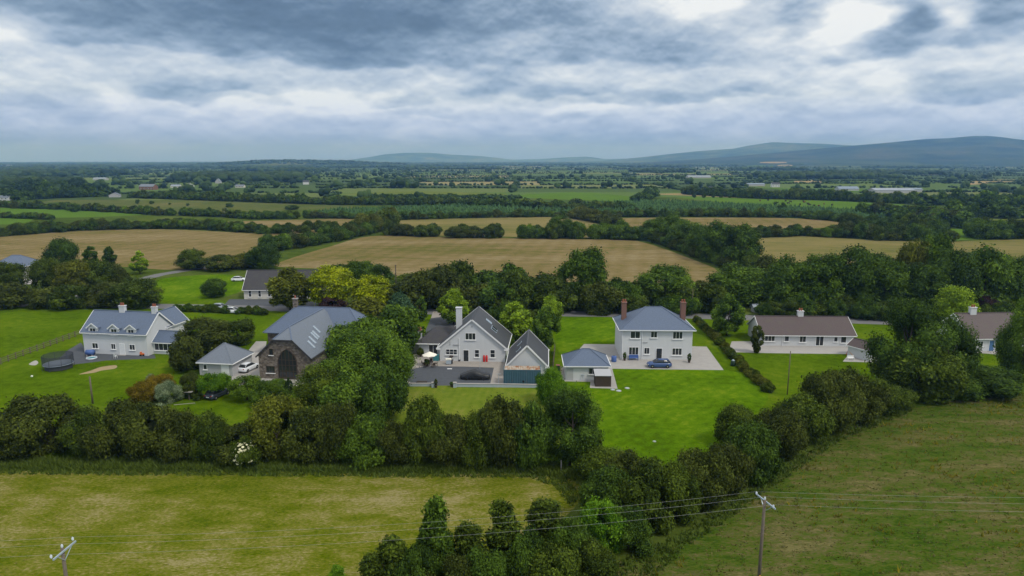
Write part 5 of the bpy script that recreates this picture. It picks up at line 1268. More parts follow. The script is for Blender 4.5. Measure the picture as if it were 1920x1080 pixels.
# ----------------------------------------------------------------- poles, wires, road sign
def pole_line(name, label, X, Y, h, arm_dir, lean=0):
    t = thing(name, label, 'utility pole', (X, Y, 0)); MB().tube([(0, 0, -.3), (0, 0, h*.5), (0, 0, h)], [.15, .135, .115], 12).build('post', M['wood'], t, True)
    d = Vector((arm_dir[0], arm_dir[1], 0)).normalized(); n = Vector((-d.y, d.x, 0)); L = 1.2; ends = []
    am = MB(); am.bar(-d*L+n*.16+Vector((0, 0, h-.18)), d*L+n*.16+Vector((0, 0, h-.18)), .09, .12); am.build('crossarm', M['steel'], t)
    st = MB(); st.bar(-d*.75+n*.16+Vector((0, 0, h-.25)), Vector((0, 0, h-.95))+n*.10, .04); st.bar(d*.75+n*.16+Vector((0, 0, h-.25)), Vector((0, 0, h-.95))+n*.10, .04); st.build('brace', M['steel'], t)
    for s_ in (-1, 0, 1):
        p = d*L*s_*.95+Vector((0, 0, h-.11 if s_ else h+.01)); MB().lathe([(.04, 0), (.04, .08), (.09, .10), (.05, .16), (.09, .19), (.05, .26), (.03, .30)], 10, tuple(p)).build('insulator', M['insulator'], t); ends.append(Vector((X, Y, 0))+p+Vector((0, 0, .3)))
    MB().box(-.07, .07, -.165, -.15, 1.8, 2.1).build('plate', M['yellow'], t)
    return ends
eR = pole_line('utility_pole', 'tall wooden power pole with steel crossarm standing in the rushy meadow', 20.6, 51.5, 8.75, (.25, -.97))
eL = pole_line('utility_pole', 'power pole cut by the bottom edge in the hay field at the left', -32.2, 44.6, 8.7, (-.03, -1.0))
far_r = [Vector((77.0, y_, 8.9)) for y_ in (52.6, 51.2, 49.9)]; far_l = [Vector((-82, 43+dy, 8.6)) for dy in (1.1, 0, -1.1)]
def wire(label, p, q, sag, grp):
    pts = [p.lerp(q, i/24)-Vector((0, 0, sag*4*(i/24)*(1-i/24))) for i in range(25)]
    o = MB().tube([v-p for v in pts], .0058, 5).build('power_wire', M['wire'], None, True); o.location = p; tag(o, label, 'wire', grp)
for i, nm in enumerate(('farthest', 'middle', 'nearest')):
    wire('%s of the three wires spanning between the two power poles' % nm, eL[2-i] if False else [eL[0], eL[1], eL[2]][::-1][::-1][i] if False else eL[i], eR[i], .75, 'power wires between the poles')
    wire('%s of the three wires running from the right pole to the right edge' % nm, eR[i], far_r[i], .55, 'power wires right of the pole')
    wire('%s of the three wires leaving the left pole to the left' % nm, eL[i], far_l[i], .5, 'power wires left of the pole')
def simple_pole(name, label, px, yb, h, r, mat='wood', arm=False, cat='pole'):
    P = G(px, yb); t = thing(name, label, cat, (P.x, P.y, 0)); MB().tube([(0, 0, -.2), (0, 0, h)], [r, r*.8], 10).build('post', M[mat], t, True); MB().lathe([(r*.95, h+.001), (r*.5, h+.06)], 10).build('cap', M[mat], t)
    if arm: MB().bar((-.3, 0, h-.2), (.3, 0, h-.2), .07).build('arm', M[mat], t)
simple_pole('wooden_post', 'short dark wooden post on the farmhouse lawn', 174, 757, 4.2, .14)
simple_pole('telephone_pole', 'dark wooden pole between the container and the outbuilding', 1051, 748, 5.2, .12)
simple_pole('telephone_pole', 'slim wooden pole on the lawn of the long bungalow', 1476, 740, 7.0, .09)
simple_pole('telephone_pole', 'thin grey pole right of the two storey house roof', 1297, 592, 6.4, .07, 'wood')
simple_pole('white_pole', 'pale pole before the trees by the grey roofed house', 109, 545, 6.5, .14, 'concrete')
simple_pole('telephone_pole', 'dark pole in the bushes left of the roadside hedge', 744, 575, 10.5, .14, 'darkwood', True)
simple_pole('telephone_pole', 'thin wooden post at the corner of the hay field by the round hawthorn', 1052, 886, 1.5, .07, 'concrete')
P = G(1597, 593); t = thing('road_sign', 'yellow road sign of two plates on a post before the wood', 'sign', (P.x, P.y, 0), R(-2)); MB().tube([(0, 0, 0), (0, 0, 3.1)], .04, 8).build('post', M['steel'], t)
MB().prism([(0, 2.1), (.5, 2.6), (0, 3.1), (-.5, 2.6)], -.07, -.045, 'y').build('warning_plate', M['yellow'], t); MB().box(-.42, .42, -.07, -.045, 1.45, 1.95).build('lower_plate', M['yellow'], t)
# road edge stones on the verge
for i, px in enumerate((1075, 1108, 1120, 1160)):
    P = G(px, 585.5); o = MB().lathe([(.5, 0), (.55, .15), (.35, .4), (.1, .5)], 7).build('verge_stone', M['concrete'], None); o.location = (P.x, P.y, 0); o.scale = (1.4, .8, .8)
    tag(o, 'whitish stone on the grass verge across the road from the front lawn', 'stone', 'stones on the road verge')

# ----------------------------------------------------------------- cattle
def cow_mesh():
    V = [(0, 0, 1.0), (.55, 0, 1.05), (.85, 0, 1.15), (1.15, 0, 1.20), (1.38, 0, 1.02), (-.5, 0, 1.03), (-.78, 0, 1.08), (-.92, 0, .72),
         (.52, .20, .62), (.52, .20, .32), (.52, .20, .03), (.52, -.20, .62), (.52, -.20, .32), (.52, -.20, .03), (-.62, .20, .66), (-.70, .20, .36), (-.62, .20, .03), (-.62, -.20, .66), (-.70, -.20, .36), (-.62, -.20, .03)]
    Ed = [(0, 1), (1, 2), (2, 3), (3, 4), (0, 5), (5, 6), (6, 7), (1, 8), (8, 9), (9, 10), (1, 11), (11, 12), (12, 13), (5, 14), (14, 15), (15, 16), (5, 17), (17, 18), (18, 19)]
    rad = [.40, .36, .24, .17, .10, .38, .22, .03, .13, .075, .07, .13, .075, .07, .15, .08, .07, .15, .08, .07]
    me = bpy.data.meshes.new('cow'); me.from_pydata(V, Ed, []); o = bpy.data.objects.new('cow', me); COL.objects.link(o)
    m = o.modifiers.new('skin', 'SKIN'); m.use_smooth_shade = True
    for i, v in enumerate(me.skin_vertices[0].data): v.radius = (rad[i], rad[i]); v.use_root = (i == 0)
    s_ = o.modifiers.new('sub', 'SUBSURF'); s_.levels = s_.render_levels = 1
    bpy.context.view_layer.update(); dg = bpy.context.evaluated_depsgraph_get(); out = bpy.data.meshes.new_from_object(o.evaluated_get(dg)); bpy.data.objects.remove(o); return out
cm_ = cow_mesh(); cm_.name = 'cow'; cm_.materials.clear(); cm_.materials.append(plain('dark_cow', (.03, .022, .02), .8))
cm2 = cm_.copy(); cm2.materials.clear(); cm2.materials.append(plain('brown_cow', (.13, .06, .035), .8))
r_ = random.Random(4)
for i, (px, py) in enumerate([(1425, 378), (1473, 378.5), (1482, 380), (1506, 379), (1508, 381), (1515, 384), (1517, 386.5), (1526, 387.5), (1535, 388), (1500, 385), (1478, 383), (1440, 377), (1545, 384), (1560, 386)]):
    P = G(px, py); o = link('cow', cm_ if i % 4 else cm2); o.location = (P.x, P.y, .02); o.rotation_euler = (0, 0, r_.uniform(0, 6.28)); o.scale = (1.25,)*3
    tag(o, 'dark cow grazing with the herd in the far green pasture' if i % 4 else 'brown cow grazing with the herd in the far green pasture', 'cow', 'cattle in the far pasture' if i % 4 else 'brown cattle in the far pasture')
# ----------------------------------------------------------------- trees and bushes (pixel foot, top, width -> real size on the land)
G1 = 'bushes of the long hedge in front of the gardens'
for (px, yb, yt, w, sp, lab) in [
 (-50, 876, 775, 110, 'thorn', None), (25, 872, 778, 80, 'thorn', 'dull green hawthorn bush at the left edge of the photo, in the long hedge'),
 (92, 868, 743, 128, 'thorn', 'big domed dark hawthorn bush at the left end of the long hedge'),
 (172, 866, 768, 80, 'thorn_green', 'lower dark bush right of the big domed hawthorn in the long hedge'),
 (220, 866, 752, 100, 'thorn', 'brownish hawthorn bush in the hedge below the short wooden post'),
 (285, 868, 758, 95, 'thorn', 'brownish hawthorn bush in the hedge below the rusty garden shrubs'),
 (345, 870, 772, 85, 'thorn', 'hawthorn bush in the hedge below the white flowering garden shrub'),
 (398, 872, 778, 70, 'thorn_green', 'small bush in the long hedge directly below the car under the apple tree'),
 (452, 876, 800, 85, 'thorn', 'low bush in the long hedge below the forked apple tree'),
 (523, 872, 750, 105, 'olive', 'lighter olive green bush standing above the long hedge in front of the stone house'),
 (590, 874, 765, 90, 'thorn', 'dark hawthorn bush in the hedge right of the lighter olive bush'),
 (636, 876, 755, 75, 'thorn', 'tall brownish hawthorn bush in the hedge below the big dark ash'),
 (690, 880, 778, 90, 'ash', 'greener bush in the long hedge at the corner of the mown garden'),
 (742, 880, 790, 70, 'thorn', 'low dark bush in the hedge below the left end of the garden wall'),
 (800, 880, 745, 75, 'thorn_green', 'greyish green bush rising before the mown garden, left of the gap'),
 (845, 882, 780, 80, 'thorn', 'brownish bush in the hedge below the covered car'),
 (900, 884, 770, 70, 'thorn_green', 'dark bush in the hedge right of the brownish bush below the covered car'),
 (940, 884, 744, 80, 'thorn', 'tall brown tinged bush in the hedge below the shipping container'),
 (995, 886, 762, 80, 'dark', 'dark green bush touching the round tree at the end of the long hedge'),
]:
    if lab is None: lab = 'hawthorn bush cut by the left edge of the photo'
    plant('hawthorn_bush', lab, 'bush', px, yb, yt, w, sp, 'bush', 'n', G1)
plant('hawthorn_tree', 'dense round dark hawthorn tree at the corner where the long hedge meets the bright lawn', 'tree', 1068, 890, 738, 118, 'dark', 'round', 'n')
plant('hawthorn_bush', 'spiky brown bush leaning out over the bright lawn beside the round hawthorn tree', 'bush', 1108, 880, 792, 60, 'thorn', 'wispy', 'n', G1)
plant('dark_bush', 'dark green bush hiding behind the hedge below the garden of the stone house', 'bush', 560, 850, 765, 80, 'dark', 'bush', 'n', G1)
plant('dark_bush', 'short dark bush behind the long hedge in front of the apple tree garden', 'bush', 310, 850, 745, 60, 'pale', 'wispy', 'n', G1)
el_ = plant('elder_bush', 'cream flowering elder bush low in the front of the long hedge', 'bush', 463, 880, 822, 50, 'thorn_green', 'bush', 'n', trunk=False, push=.1); blossoms(el_, 44*MPP(el_.location.y), ZAT(826, el_.location.y), int(44*3.2), SP['flower'], 463)
G2 = 'bushes of the hedge between the bright lawn and the rushy meadow'
for (px, yb, yt, w, sp, shape, lab) in [
 (1130, 925, 840, 90, 'thorn_green', 'bush', 'dark bush at the lower tip of the bright lawn next to the hay field corner'),
 (1178, 965, 848, 90, 'thorn', 'bush', 'brown tinged bush at the lower point of the bright lawn'),
 (1142, 985, 880, 100, 'dark', 'bush', 'dark green bush bordering the corner of the hay field'),
 (1215, 1000, 868, 110, 'thorn_green', 'bush', 'broad dark bush where the right hedge meets the power lines'),
 (1265, 985, 872, 80, 'thorn_green', 'bush', 'dark bush in the right hedge, left of the brown one under the lawn edge'),
 (1310, 960, 845, 95, 'thorn', 'bush', 'brown tinged bush in the right hedge up and left of the taller pole'),
 (1355, 930, 835, 85, 'thorn', 'bush', 'brownish bush in the right hedge directly above the head of the right pole'),
 (1405, 912, 795, 92, 'dark', 'bush', 'smooth rounded dark green bush in the right hedge above the right pole'),
 (1385, 850, 762, 76, 'thorn_green', 'bush', 'small bush jutting into the right side of the bright lawn'),
 (1462, 862, 768, 84, 'thorn', 'bush', 'reddish brown bush in the right hedge beside the rushy meadow'),
 (1500, 838, 742, 90, 'thorn_green', 'bush', 'dark bush in the right hedge with cream blossom showing on it'),
 (1552, 815, 698, 95, 'thorn', 'bush', 'brown topped tall bush in the right hedge below the long bungalow lawn'),
 (1600, 795, 694, 92, 'thorn', 'bush', 'brown topped bush below the white shed, behind the tall one'),
 (1640, 782, 716, 80, 'thorn_green', 'bush', 'dark bush at the upper end of the right hedge before the big shadowy tree'),
 (1682, 768, 725, 60, 'thorn_green', 'bush', 'last low bush at the top of the right hedge by the meadow'),
]:
    plant('hedge_bush', lab, 'bush', px, yb, yt, w, sp, shape, 'n', G2)
el_ = plant('elder_bush', 'small cream flowering elder set in the right hedge', 'bush', 1500, 800, 765, 24, 'thorn_green', 'bush', 'n', trunk=False); blossoms(el_, 24*MPP(el_.location.y), ZAT(765, el_.location.y), int(24*3.2), SP['flower'], 1500)
el_ = plant('elder_bush', 'tiny cream flowering elder by the meadow side of the right hedge', 'bush', 1514, 808, 784, 14, 'thorn_green', 'bush', 'n', trunk=False); blossoms(el_, 14*MPP(el_.location.y), ZAT(784, el_.location.y), int(14*3.2), SP['flower'], 1514)
G3 = 'saplings and bushes at the bottom edge of the photo'
for (px, yb, yt, w, sp, shape, lab) in [
 (632, 1100, 1062, 34, 'bright', 'sapling', 'little bright green sapling peeping up at the bottom edge by itself'),
 (705, 1150, 1042, 76, 'thorn_green', 'sapling', 'dark sapling at the bottom edge, leftmost of the clump'),
 (740, 1150, 1012, 90, 'thorn_green', 'sapling', 'spiky dark sapling left of the tall slim one at the bottom edge'),
 (785, 1150, 1022, 80, 'dark', 'bush', 'dark bush around the foot of the tall slim sapling'),
 (818, 1120, 938, 76, 'ash', 'sapling', 'tall slim leafy sapling standing above the clump against the hay field'),
 (880, 1120, 985, 82, 'thorn_green', 'sapling', 'feathery sapling right of the tall slim one'),
 (905, 1170, 1030, 90, 'dark', 'bush', 'dark bush cut by the bottom edge below the feathery saplings'),
 (945, 1100, 945, 92, 'thorn_green', 'sapling', 'bushy dark sapling with the power lines crossing its top'),
 (985, 1130, 995, 80, 'dark', 'bush', 'dark bush at the bottom edge between two leafy saplings'),
 (1022, 1075, 942, 96, 'thorn_green', 'sapling', 'broad dark sapling beside the end of the hay field'),
 (1068, 1090, 975, 80, 'dark', 'bush', 'dark bush left of the bright leaved elder'),
 (1126, 1050, 940, 84, 'bright', 'bush', 'bright leaved elder bush below the corner of the hay field'),
 (1178, 1045, 950, 80, 'dark', 'bush', 'dark bush joining the bright leaved elder to the right hedge'),
 (1040, 1160, 1030, 110, 'thorn_green', 'bush', 'wide dark bush along the bottom edge of the photo'),
 (1110, 1120, 1020, 90, 'thorn_green', 'bush', 'dark bush under the bright leaved elder next to the meadow'),
 (845, 1180, 1045, 90, 'thorn', 'bush', 'brown tinged bush cut by the bottom edge'),
]:
    plant('sapling' if shape in ('sapling', 'column') else 'low_bush', lab, 'bush' if shape == 'bush' else 'sapling', px, yb, yt, w, sp, shape, 'n', G3)

# garden trees
T = [
 ('ash_tree', 690, 760, 618, 150, 'ash', 'round', 'big dark spreading ash tree between the stone house and the tarmac yard'),
 ('ash_tree', 735, 735, 640, 88, 'ash', 'round', 'dark tree overhanging the left side of the tarmac yard'),
 ('ash_tree', 650, 742, 668, 100, 'dark', 'round', 'dark tree in front of the right corner of the stone house'),
 ('ash_tree', 598, 790, 692, 100, 'thorn_green', 'round', 'dark green tree below the arched window of the stone house'),
 ('ash_tree', 660, 800, 705, 110, 'ash', 'bush', 'dark tree mass above the long hedge left of the mown garden'),
 ('ash_tree', 712, 800, 690, 90, 'dark', 'bush', 'dark tree mass at the left border of the mown garden'),
 ('willow_tree', 688, 640, 562, 92, 'olive', 'bush', 'flat topped yellowish willow in front of the golden maples'),
 ('birch_tree', 752, 628, 548, 56, 'bluegreen', 'oval', 'blue green tree right of the flat topped willow'),
 ('ash_tree', 742, 668, 575, 100, 'ash', 'bush', 'green tree left of the white chimney of the gabled house'),
 ('ash_tree', 668, 690, 600, 90, 'ash', 'bush', 'dark tree right of the roof of the stone house'),
 ('maple_tree', 622, 585, 500, 92, 'gold', 'round', 'golden green maple, larger of the two bright ones'),
 ('maple_tree', 698, 582, 520, 80, 'gold', 'round', 'golden green maple, smaller and right of the other bright one'),
 ('plum_tree', 626, 592, 556, 46, 'copper', 'bush', 'dark purple leaved plum tree under the golden maples'),
 ('willow_tree', 545, 588, 503, 82, 'olive', 'oval', 'olive green drooping willow before the dark roofed bungalow'),
 ('lime_tree', 851, 612, 542, 56, 'lime', 'oval', 'light green egg shaped tree behind the chimney of the gabled house'),
 ('lime_tree', 967, 648, 563, 64, 'lime', 'oval', 'egg shaped tree between the gabled house and its garage'),
 ('lime_tree', 1032, 622, 553, 44, 'lime', 'oval', 'light topped tree at the corner of the front lawn by the road'),
 ('birch_tree', 1024, 662, 574, 54, 'ash', 'oval', 'dark green tree beside the garage roof at the lawn edge'),
 ('small_tree', 789, 604, 556, 26, 'ash', 'column', 'slim young tree beside the drive entrance'),
 ('elder_bush', 1030, 762, 688, 52, 'bright', 'bush', 'bright green leafy bush hiding the right end of the container'),
 ('round_tree', 1362, 634, 556, 60, 'ash', 'oval', 'rounded green tree between the two storey house and the long bungalow'),
 ('round_tree', 1788, 612, 542, 78, 'lime', 'round', 'light green tree across from the brown roofed house at the right'),
 ('sycamore_tree', 1690, 748, 572, 130, 'dark', 'round', 'big dark sycamore between the white shed and the brown roofed house'),
 ('sycamore_tree', 1762, 745, 600, 110, 'dark', 'round', 'dark sycamore in front of the brown roofed house'),
 ('sycamore_tree', 1720, 758, 640, 130, 'thorn_green', 'bush', 'shadowy dark tree at the foot of the two sycamores'),
 ('laurel_bush', 1838, 748, 690, 130, 'dark', 'bush', 'dark shrub mass along the top of the meadow at the right'),
 ('laurel_bush', 1785, 752, 700, 100, 'dark', 'bush', 'dark laurel right of the shadowy tree, bordering the meadow'),
 ('maple_tree', 1912, 722, 562, 84, 'ash', 'round', 'broad leaved maple cut by the right edge of the photo'),
 ('plum_tree', 1845, 598, 556, 46, 'copper', 'round', 'dark copper tree behind the brown roofed house'),
 ('beech_tree', 1912, 585, 538, 60, 'copper', 'round', 'dark copper beech at the right edge behind the maple'),
 ('small_tree', 1418, 664, 608, 26, 'thorn', 'column', 'brown slim tree at the left end of the long bungalow'),
 ('dark_tree', 385, 668, 598, 88, 'thorn', 'round', 'dark round tree between the farmhouse and the small garage'),
 ('dark_tree', 448, 650, 600, 62, 'thorn_green', 'round', 'dark tree left of the stone house roof'),
 ('dark_tree', 352, 700, 635, 56, 'thorn', 'bush', 'dark tree right of the conservatory'),
 ('dark_tree', 404, 560, 524, 46, 'dark', 'round', 'small round dark tree on the far lawn near the road'),
 ('dark_tree', 205, 580, 530, 70, 'thorn', 'round', 'dark tree behind the left end of the farmhouse roof'),
 ('dark_tree', 262, 582, 522, 84, 'thorn_green', 'round', 'dark tree behind the chimneys of the farmhouse'),
 ('hawthorn_tree', 360, 508, 468, 56, 'thorn_green', 'round', 'dark rounded tree at the near edge of the left brown field'),
 ('hawthorn_tree', 412, 510, 478, 54, 'thorn', 'bush', 'brownish bush right of the dark rounded tree on the brown field edge'),
 ('hawthorn_tree', 495, 508, 455, 56, 'dark', 'round', 'dark tree where the left brown field meets the central one'),
 ('hawthorn_tree', 455, 505, 475, 44, 'olive', 'bush', 'olive bush between two dark trees behind the far lawn'),
 ('apple_tree', 404, 752, 700, 56, 'bright', 'spread', 'apple tree with a small car parked beneath it'),
 ('apple_tree', 464, 758, 706, 66, 'ash', 'spread', 'forked apple tree with an open crown on the garden lawn'),
 ('garden_bush', 508, 768, 716, 52, 'ash', 'bush', 'rounded bush between the forked apple tree and the cypress'),
 ('cypress', 543, 742, 708, 16, 'conifer', 'column', 'slim dark cypress below the arched window'),
 ('small_tree', 522, 738, 712, 40, 'ash', 'bush', 'low bush in front of the stone house wall'),
 ('rusty_shrub', 270, 760, 718, 50, 'rusty', 'bush', 'rusty yellow shrub at the garden corner by the farmhouse lawn'),
 ('rusty_shrub', 302, 742, 702, 44, 'rusty', 'bush', 'rusty orange shrub behind the white flowering one'),
 ('white_shrub', 318, 758, 716, 42, 'pale', 'bush', 'whitish flowering shrub right of the rusty shrubs'),
 ('garden_bush', 358, 748, 700, 36, 'thorn', 'bush', 'dark garden bush behind the bird table'),
 ('garden_bush', 372, 752, 738, 16, 'thorn_green', 'bush', 'clipped ball of dark shrub beside the bird table'),
 ('grey_shrub', 284, 720, 700, 26, 'pale', 'wispy', 'greyish wispy shrub behind the rusty shrubs'),
]
for nm, px, yb, yt, w, sp, sh, lab in T:
    plant(nm, lab, 'bush' if nm.endswith(('bush', 'shrub')) else 'tree', px, yb, yt, w, sp, sh, 'n' if yb > 700 else 'm')

# roadside trees beyond the road
T = [
 ('ash_tree', 1092, 582, 468, 92, 'ash', 'round', 'tall ash with a ragged crown standing above the roadside hedge'),
 ('roadside_tree', 1158, 582, 522, 60, 'dark', 'bush', 'dark tree right of the tall ash by the road'),
 ('sycamore_tree', 1246, 582, 500, 104, 'ash', 'round', 'wide round sycamore behind the two storey house'),
 ('sycamore_tree', 1380, 578, 500, 104, 'ash', 'round', 'wide pale green tree right of the two storey house beyond the road'),
 ('thorn_tree', 1318, 580, 530, 62, 'thorn', 'bush', 'brownish thorn between the two wide roadside trees'),
 ('thorn_tree', 1432, 540, 482, 50, 'thorn', 'bush', 'brown bush at the end of the tall tree row in the brown field'),
 ('thorn_tree', 1200, 580, 528, 52, 'thorn_green', 'bush', 'dark bush left of the wide round sycamore'),
]
for nm, px, yb, yt, w, sp, sh, lab in T: plant(nm, lab, 'tree', px, yb, yt, w, sp, sh, 'm')
WOOD = 'trees of the wood beyond the road at the right'
for px, yb, yt, w, sp, lab in [
 (1472, 582, 488, 88, 'ash', 'leftmost tree of the roadside wood, beside the wide pale green tree'),
 (1532, 585, 478, 94, 'ash', 'broad tree in the roadside wood above the left part of the long bungalow'),
 (1598, 586, 470, 100, 'dark', 'tall dark tree in the wood behind the yellow road sign'),
 (1655, 588, 490, 90, 'ash', 'tree of the wood just right of the yellow road sign'),
 (1700, 570, 446, 60, 'olive', 'olive topped tree rising above the wood at the edge of the far field'),
 (1738, 572, 443, 74, 'ash', 'tallest green tree rising above the middle of the wood'),
 (1722, 592, 500, 90, 'dark', 'dark tree in the wood below the tallest one'),
 (1782, 590, 474, 88, 'dark', 'dark tree of the wood right of the tallest one'),
 (1838, 588, 470, 96, 'ash', 'spreading tree of the wood near the right edge'),
 (1892, 585, 482, 92, 'ash', 'tree of the wood ending at the right edge of the photo'),
 (1950, 590, 490, 90, 'dark', 'tree of the wood cut by the right edge of the photo'),
 (1640, 560, 478, 80, 'dark', 'dark tree at the back of the wood above the road sign'),
 (1808, 560, 480, 90, 'ash', 'tree at the back of the wood under the far field'),
 (1870, 566, 478, 80, 'dark', 'dark back tree of the wood by the right edge'),
 (1560, 560, 490, 80, 'ash', 'tree at the back of the wood above the bungalow chimney'),
 (1500, 566, 496, 70, 'dark', 'dark tree between the two leftmost trees of the wood'),
]: plant('wood_tree', lab, 'tree', px, yb, yt, w, sp, 'round', 'm', WOOD, push=.2)
ROW = 'tall trees of the row crossing the brown fields'
for px, yb, yt, w, sp, lab in [
 (1232, 452, 410, 54, 'ash', 'farthest tree of the tall row, at the left'), (1262, 460, 404, 58, 'ash', 'second tree from the left in the tall row'),
 (1290, 470, 416, 66, 'ash', 'broad middle tree of the tall row crossing the brown fields'), (1318, 482, 424, 60, 'ash', 'dark tree in the tall row left of the biggest two'),
 (1345, 492, 420, 70, 'ash', 'big tree of the tall row, left of the nearest'), (1384, 504, 422, 74, 'dark', 'nearest and biggest tree of the tall row, at its right end'),
 (1330, 450, 425, 40, 'ash', 'tree hidden at the back of the tall row'),
]: plant('row_tree', lab, 'tree', px, yb, yt, w, sp, 'round', 'm', ROW)
LEFT = 'trees around the grey roofed house at the left edge'
for px, yb, yt, w, sp, sh, lab in [
 (122, 518, 450, 58, 'dark', 'round', 'largest dark round tree against the left brown field'),
 (172, 505, 461, 28, 'dark', 'column', 'left one of two slim trees against the left brown field'),
 (207, 505, 462, 26, 'dark', 'column', 'right one of two slim trees against the left brown field'),
 (263, 516, 470, 40, 'lime', 'wispy', 'thin light green tree on the edge of the left brown field'),
 (92, 548, 484, 56, 'thorn_green', 'round', 'dark tree right of the grey roofed house'),
 (138, 552, 486, 60, 'olive', 'round', 'yellowish green tree behind the white pole'),
 (185, 545, 488, 60, 'thorn_green', 'round', 'dark tree at the bend of the lane'),
 (215, 540, 498, 40, 'thorn', 'bush', 'dark bush beside the lane'),
 (16, 548, 492, 66, 'thorn_green', 'round', 'tree before the grey roofed house at the left edge'),
 (26, 580, 532, 72, 'thorn', 'bush', 'dark rounded bush in the paddock hedge at the left edge'),
 (92, 580, 540, 60, 'thorn', 'bush', 'dark bush in the paddock hedge below the white pole'),
 (135, 582, 536, 64, 'thorn_green', 'bush', 'dark bush at the right end of the paddock hedge'),
 (-40, 582, 525, 90, 'thorn', 'bush', 'dark bush of the paddock hedge cut by the left edge'),
]: plant('garden_tree' if sh != 'bush' else 'hedge_bush', lab, 'tree' if sh != 'bush' else 'bush', px, yb, yt, w, sp, sh, 'm', LEFT)
BACK = 'trees between the golden maples and the central brown field'
for px, yb, yt, w, sp, lab in [
 (640, 540, 494, 60, 'dark', 'dark tree behind the larger golden maple'), (680, 548, 490, 70, 'ash', 'green tree behind the two golden maples'),
 (712, 560, 500, 62, 'dark', 'dark tree behind the smaller golden maple'), (740, 575, 528, 50, 'ash', 'green tree at the left end of the roadside hedge'),
]: plant('roadside_tree', lab, 'tree', px, yb, yt, w, sp, 'round', 'm', BACK)

# hedgerows
TH = ['thorn', 'thorn_green', 'ash', 'dark']
hedgerow('tall dark roadside hedge behind the gabled house, left half', [(755, 574), (840, 577), (930, 579)], 8.2, ['thorn', 'thorn_green', 'thorn'], .55, double=True)
hedgerow('tall dark roadside hedge behind the gabled house, right half', [(930, 579), (1000, 581), (1060, 583)], 7.6, ['dark', 'thorn_green'], .55, double=True)
hedgerow('low trimmed dark hedge along the near side of the road behind the gabled house', [(870, 598), (930, 598), (1010, 600)], 2.2, ['dark', 'thorn_green'], .5, w=2.6)
hedgerow('dark roadside thicket joining the tall ash to the wide sycamore', [(1110, 583), (1180, 584), (1230, 584), (1330, 585)], 6, TH, .55)
hedgerow('dark undergrowth along the front of the wood at the right', [(1440, 590), (1560, 594), (1700, 598), (1920, 606)], 4.0, ['dark', 'thorn_green'], .5)
hedgerow('thick dark hedge between the left brown field and the bright green field', [(-120, 452), (0, 443), (150, 432), (300, 428), (400, 431), (472, 436)], 4.6, TH, .5, double=True)
hedgerow('dark hedge dividing the far left brown fields', [(490, 438), (560, 437), (640, 434)], 4.8, TH, .55)
hedgerow('diagonal hedge on the left side of the central brown field', [(508, 472), (560, 464), (620, 452), (700, 436)], 5.6, TH, .45, double=True)
hedgerow('tall clump where four brown fields meet', [(690, 436), (715, 430), (730, 420)], 8.5, ['thorn', 'olive', 'thorn_green'], .4)
hedgerow('hedge along the far side of the central brown field, with gaps', [(735, 442), (830, 444), (930, 446), (1085, 447)], 6.4, TH, .6, gap=.05)
hedgerow('hedge between the central brown field and the tall tree row', [(1112, 447), (1160, 448), (1215, 450)], 7.2, ['ash', 'thorn_green'], .5)
hedgerow('dark hedge along the far side of the right olive field, left part', [(1412, 445), (1500, 442), (1570, 445)], 4.6, TH, .5)
hedgerow('thicker dark hedge along the far side of the right olive field, right part', [(1570, 445), (1660, 450), (1785, 452)], 6.2, TH, .5, double=True)
hedgerow('hedge right of the small bright green field', [(1840, 448), (1920, 447), (2050, 446)], 7.5, TH, .5, double=True)
hedgerow('scrubby edge of the plantation along the far brown fields', [(480, 411), (600, 409), (760, 412), (900, 408), (1060, 406), (1180, 407)], 4.4, TH, .6)
hedgerow('scrubby edge of the plantation at the right', [(1180, 407), (1320, 406), (1500, 408), (1600, 418)], 5.0, TH, .6)
hedgerow('short hedge between the two far brown fields right of centre', [(1085, 409), (1110, 414), (1135, 420), (1150, 428)], 7, ['olive', 'thorn'], .5)
hedgerow('long thick belt of trees behind the plantation, left part', [(250, 371), (430, 377), (560, 382), (640, 384)], 6.5, ['dark', 'thorn_green'], .45, size='f', double=True, name='tree_belt')
hedgerow('long thick belt of trees behind the plantation, middle part', [(640, 384), (800, 385), (920, 389), (1060, 393), (1180, 394)], 6.3, ['dark', 'thorn_green'], .45, size='f', double=True, name='tree_belt')
hedgerow('hedge beneath the bright green field left of the brown one', [(72, 391), (200, 397), (300, 403)], 5, TH, .6, size='f')
hedgerow('thin hedge splitting the bright green fields at the left edge', [(-80, 407), (0, 408), (100, 412)], 3.6, TH, .6, size='f')
hedgerow('hedge at the left edge above the bright green field', [(-60, 387), (0, 388), (66, 392)], 6, TH, .6, size='f')
hedgerow('scrub along the lower edge of the rough left field', [(300, 403), (400, 406), (480, 411)], 5, TH, .6, size='f')
hedgerow('dark belt of trees at the right behind the olive field, lower line', [(1600, 430), (1680, 436), (1760, 440)], 7.5, ['dark', 'thorn_green'], .45, double=True, name='tree_belt')
hedgerow('dark belt of trees at the right below the pasture', [(1640, 404), (1740, 412), (1800, 428)], 8, ['dark', 'ash', 'thorn'], .45, size='f', double=True, name='tree_belt')
hedgerow('dark trees right of the cattle pasture', [(1790, 404), (1860, 409), (1960, 408), (2050, 406)], 10, ['dark', 'ash'], .5, size='f', name='tree_belt')
hedgerow('upper dark trees behind the right pasture', [(1700, 382), (1800, 386), (1920, 388), (2050, 388)], 10, ['dark', 'ash'], .5, size='f', name='tree_belt')
hedgerow('hedge along the upper side of the cattle pasture', [(1290, 365), (1420, 372), (1560, 376), (1700, 382)], 8, ['dark', 'thorn_green'], .5, size='f', double=True)
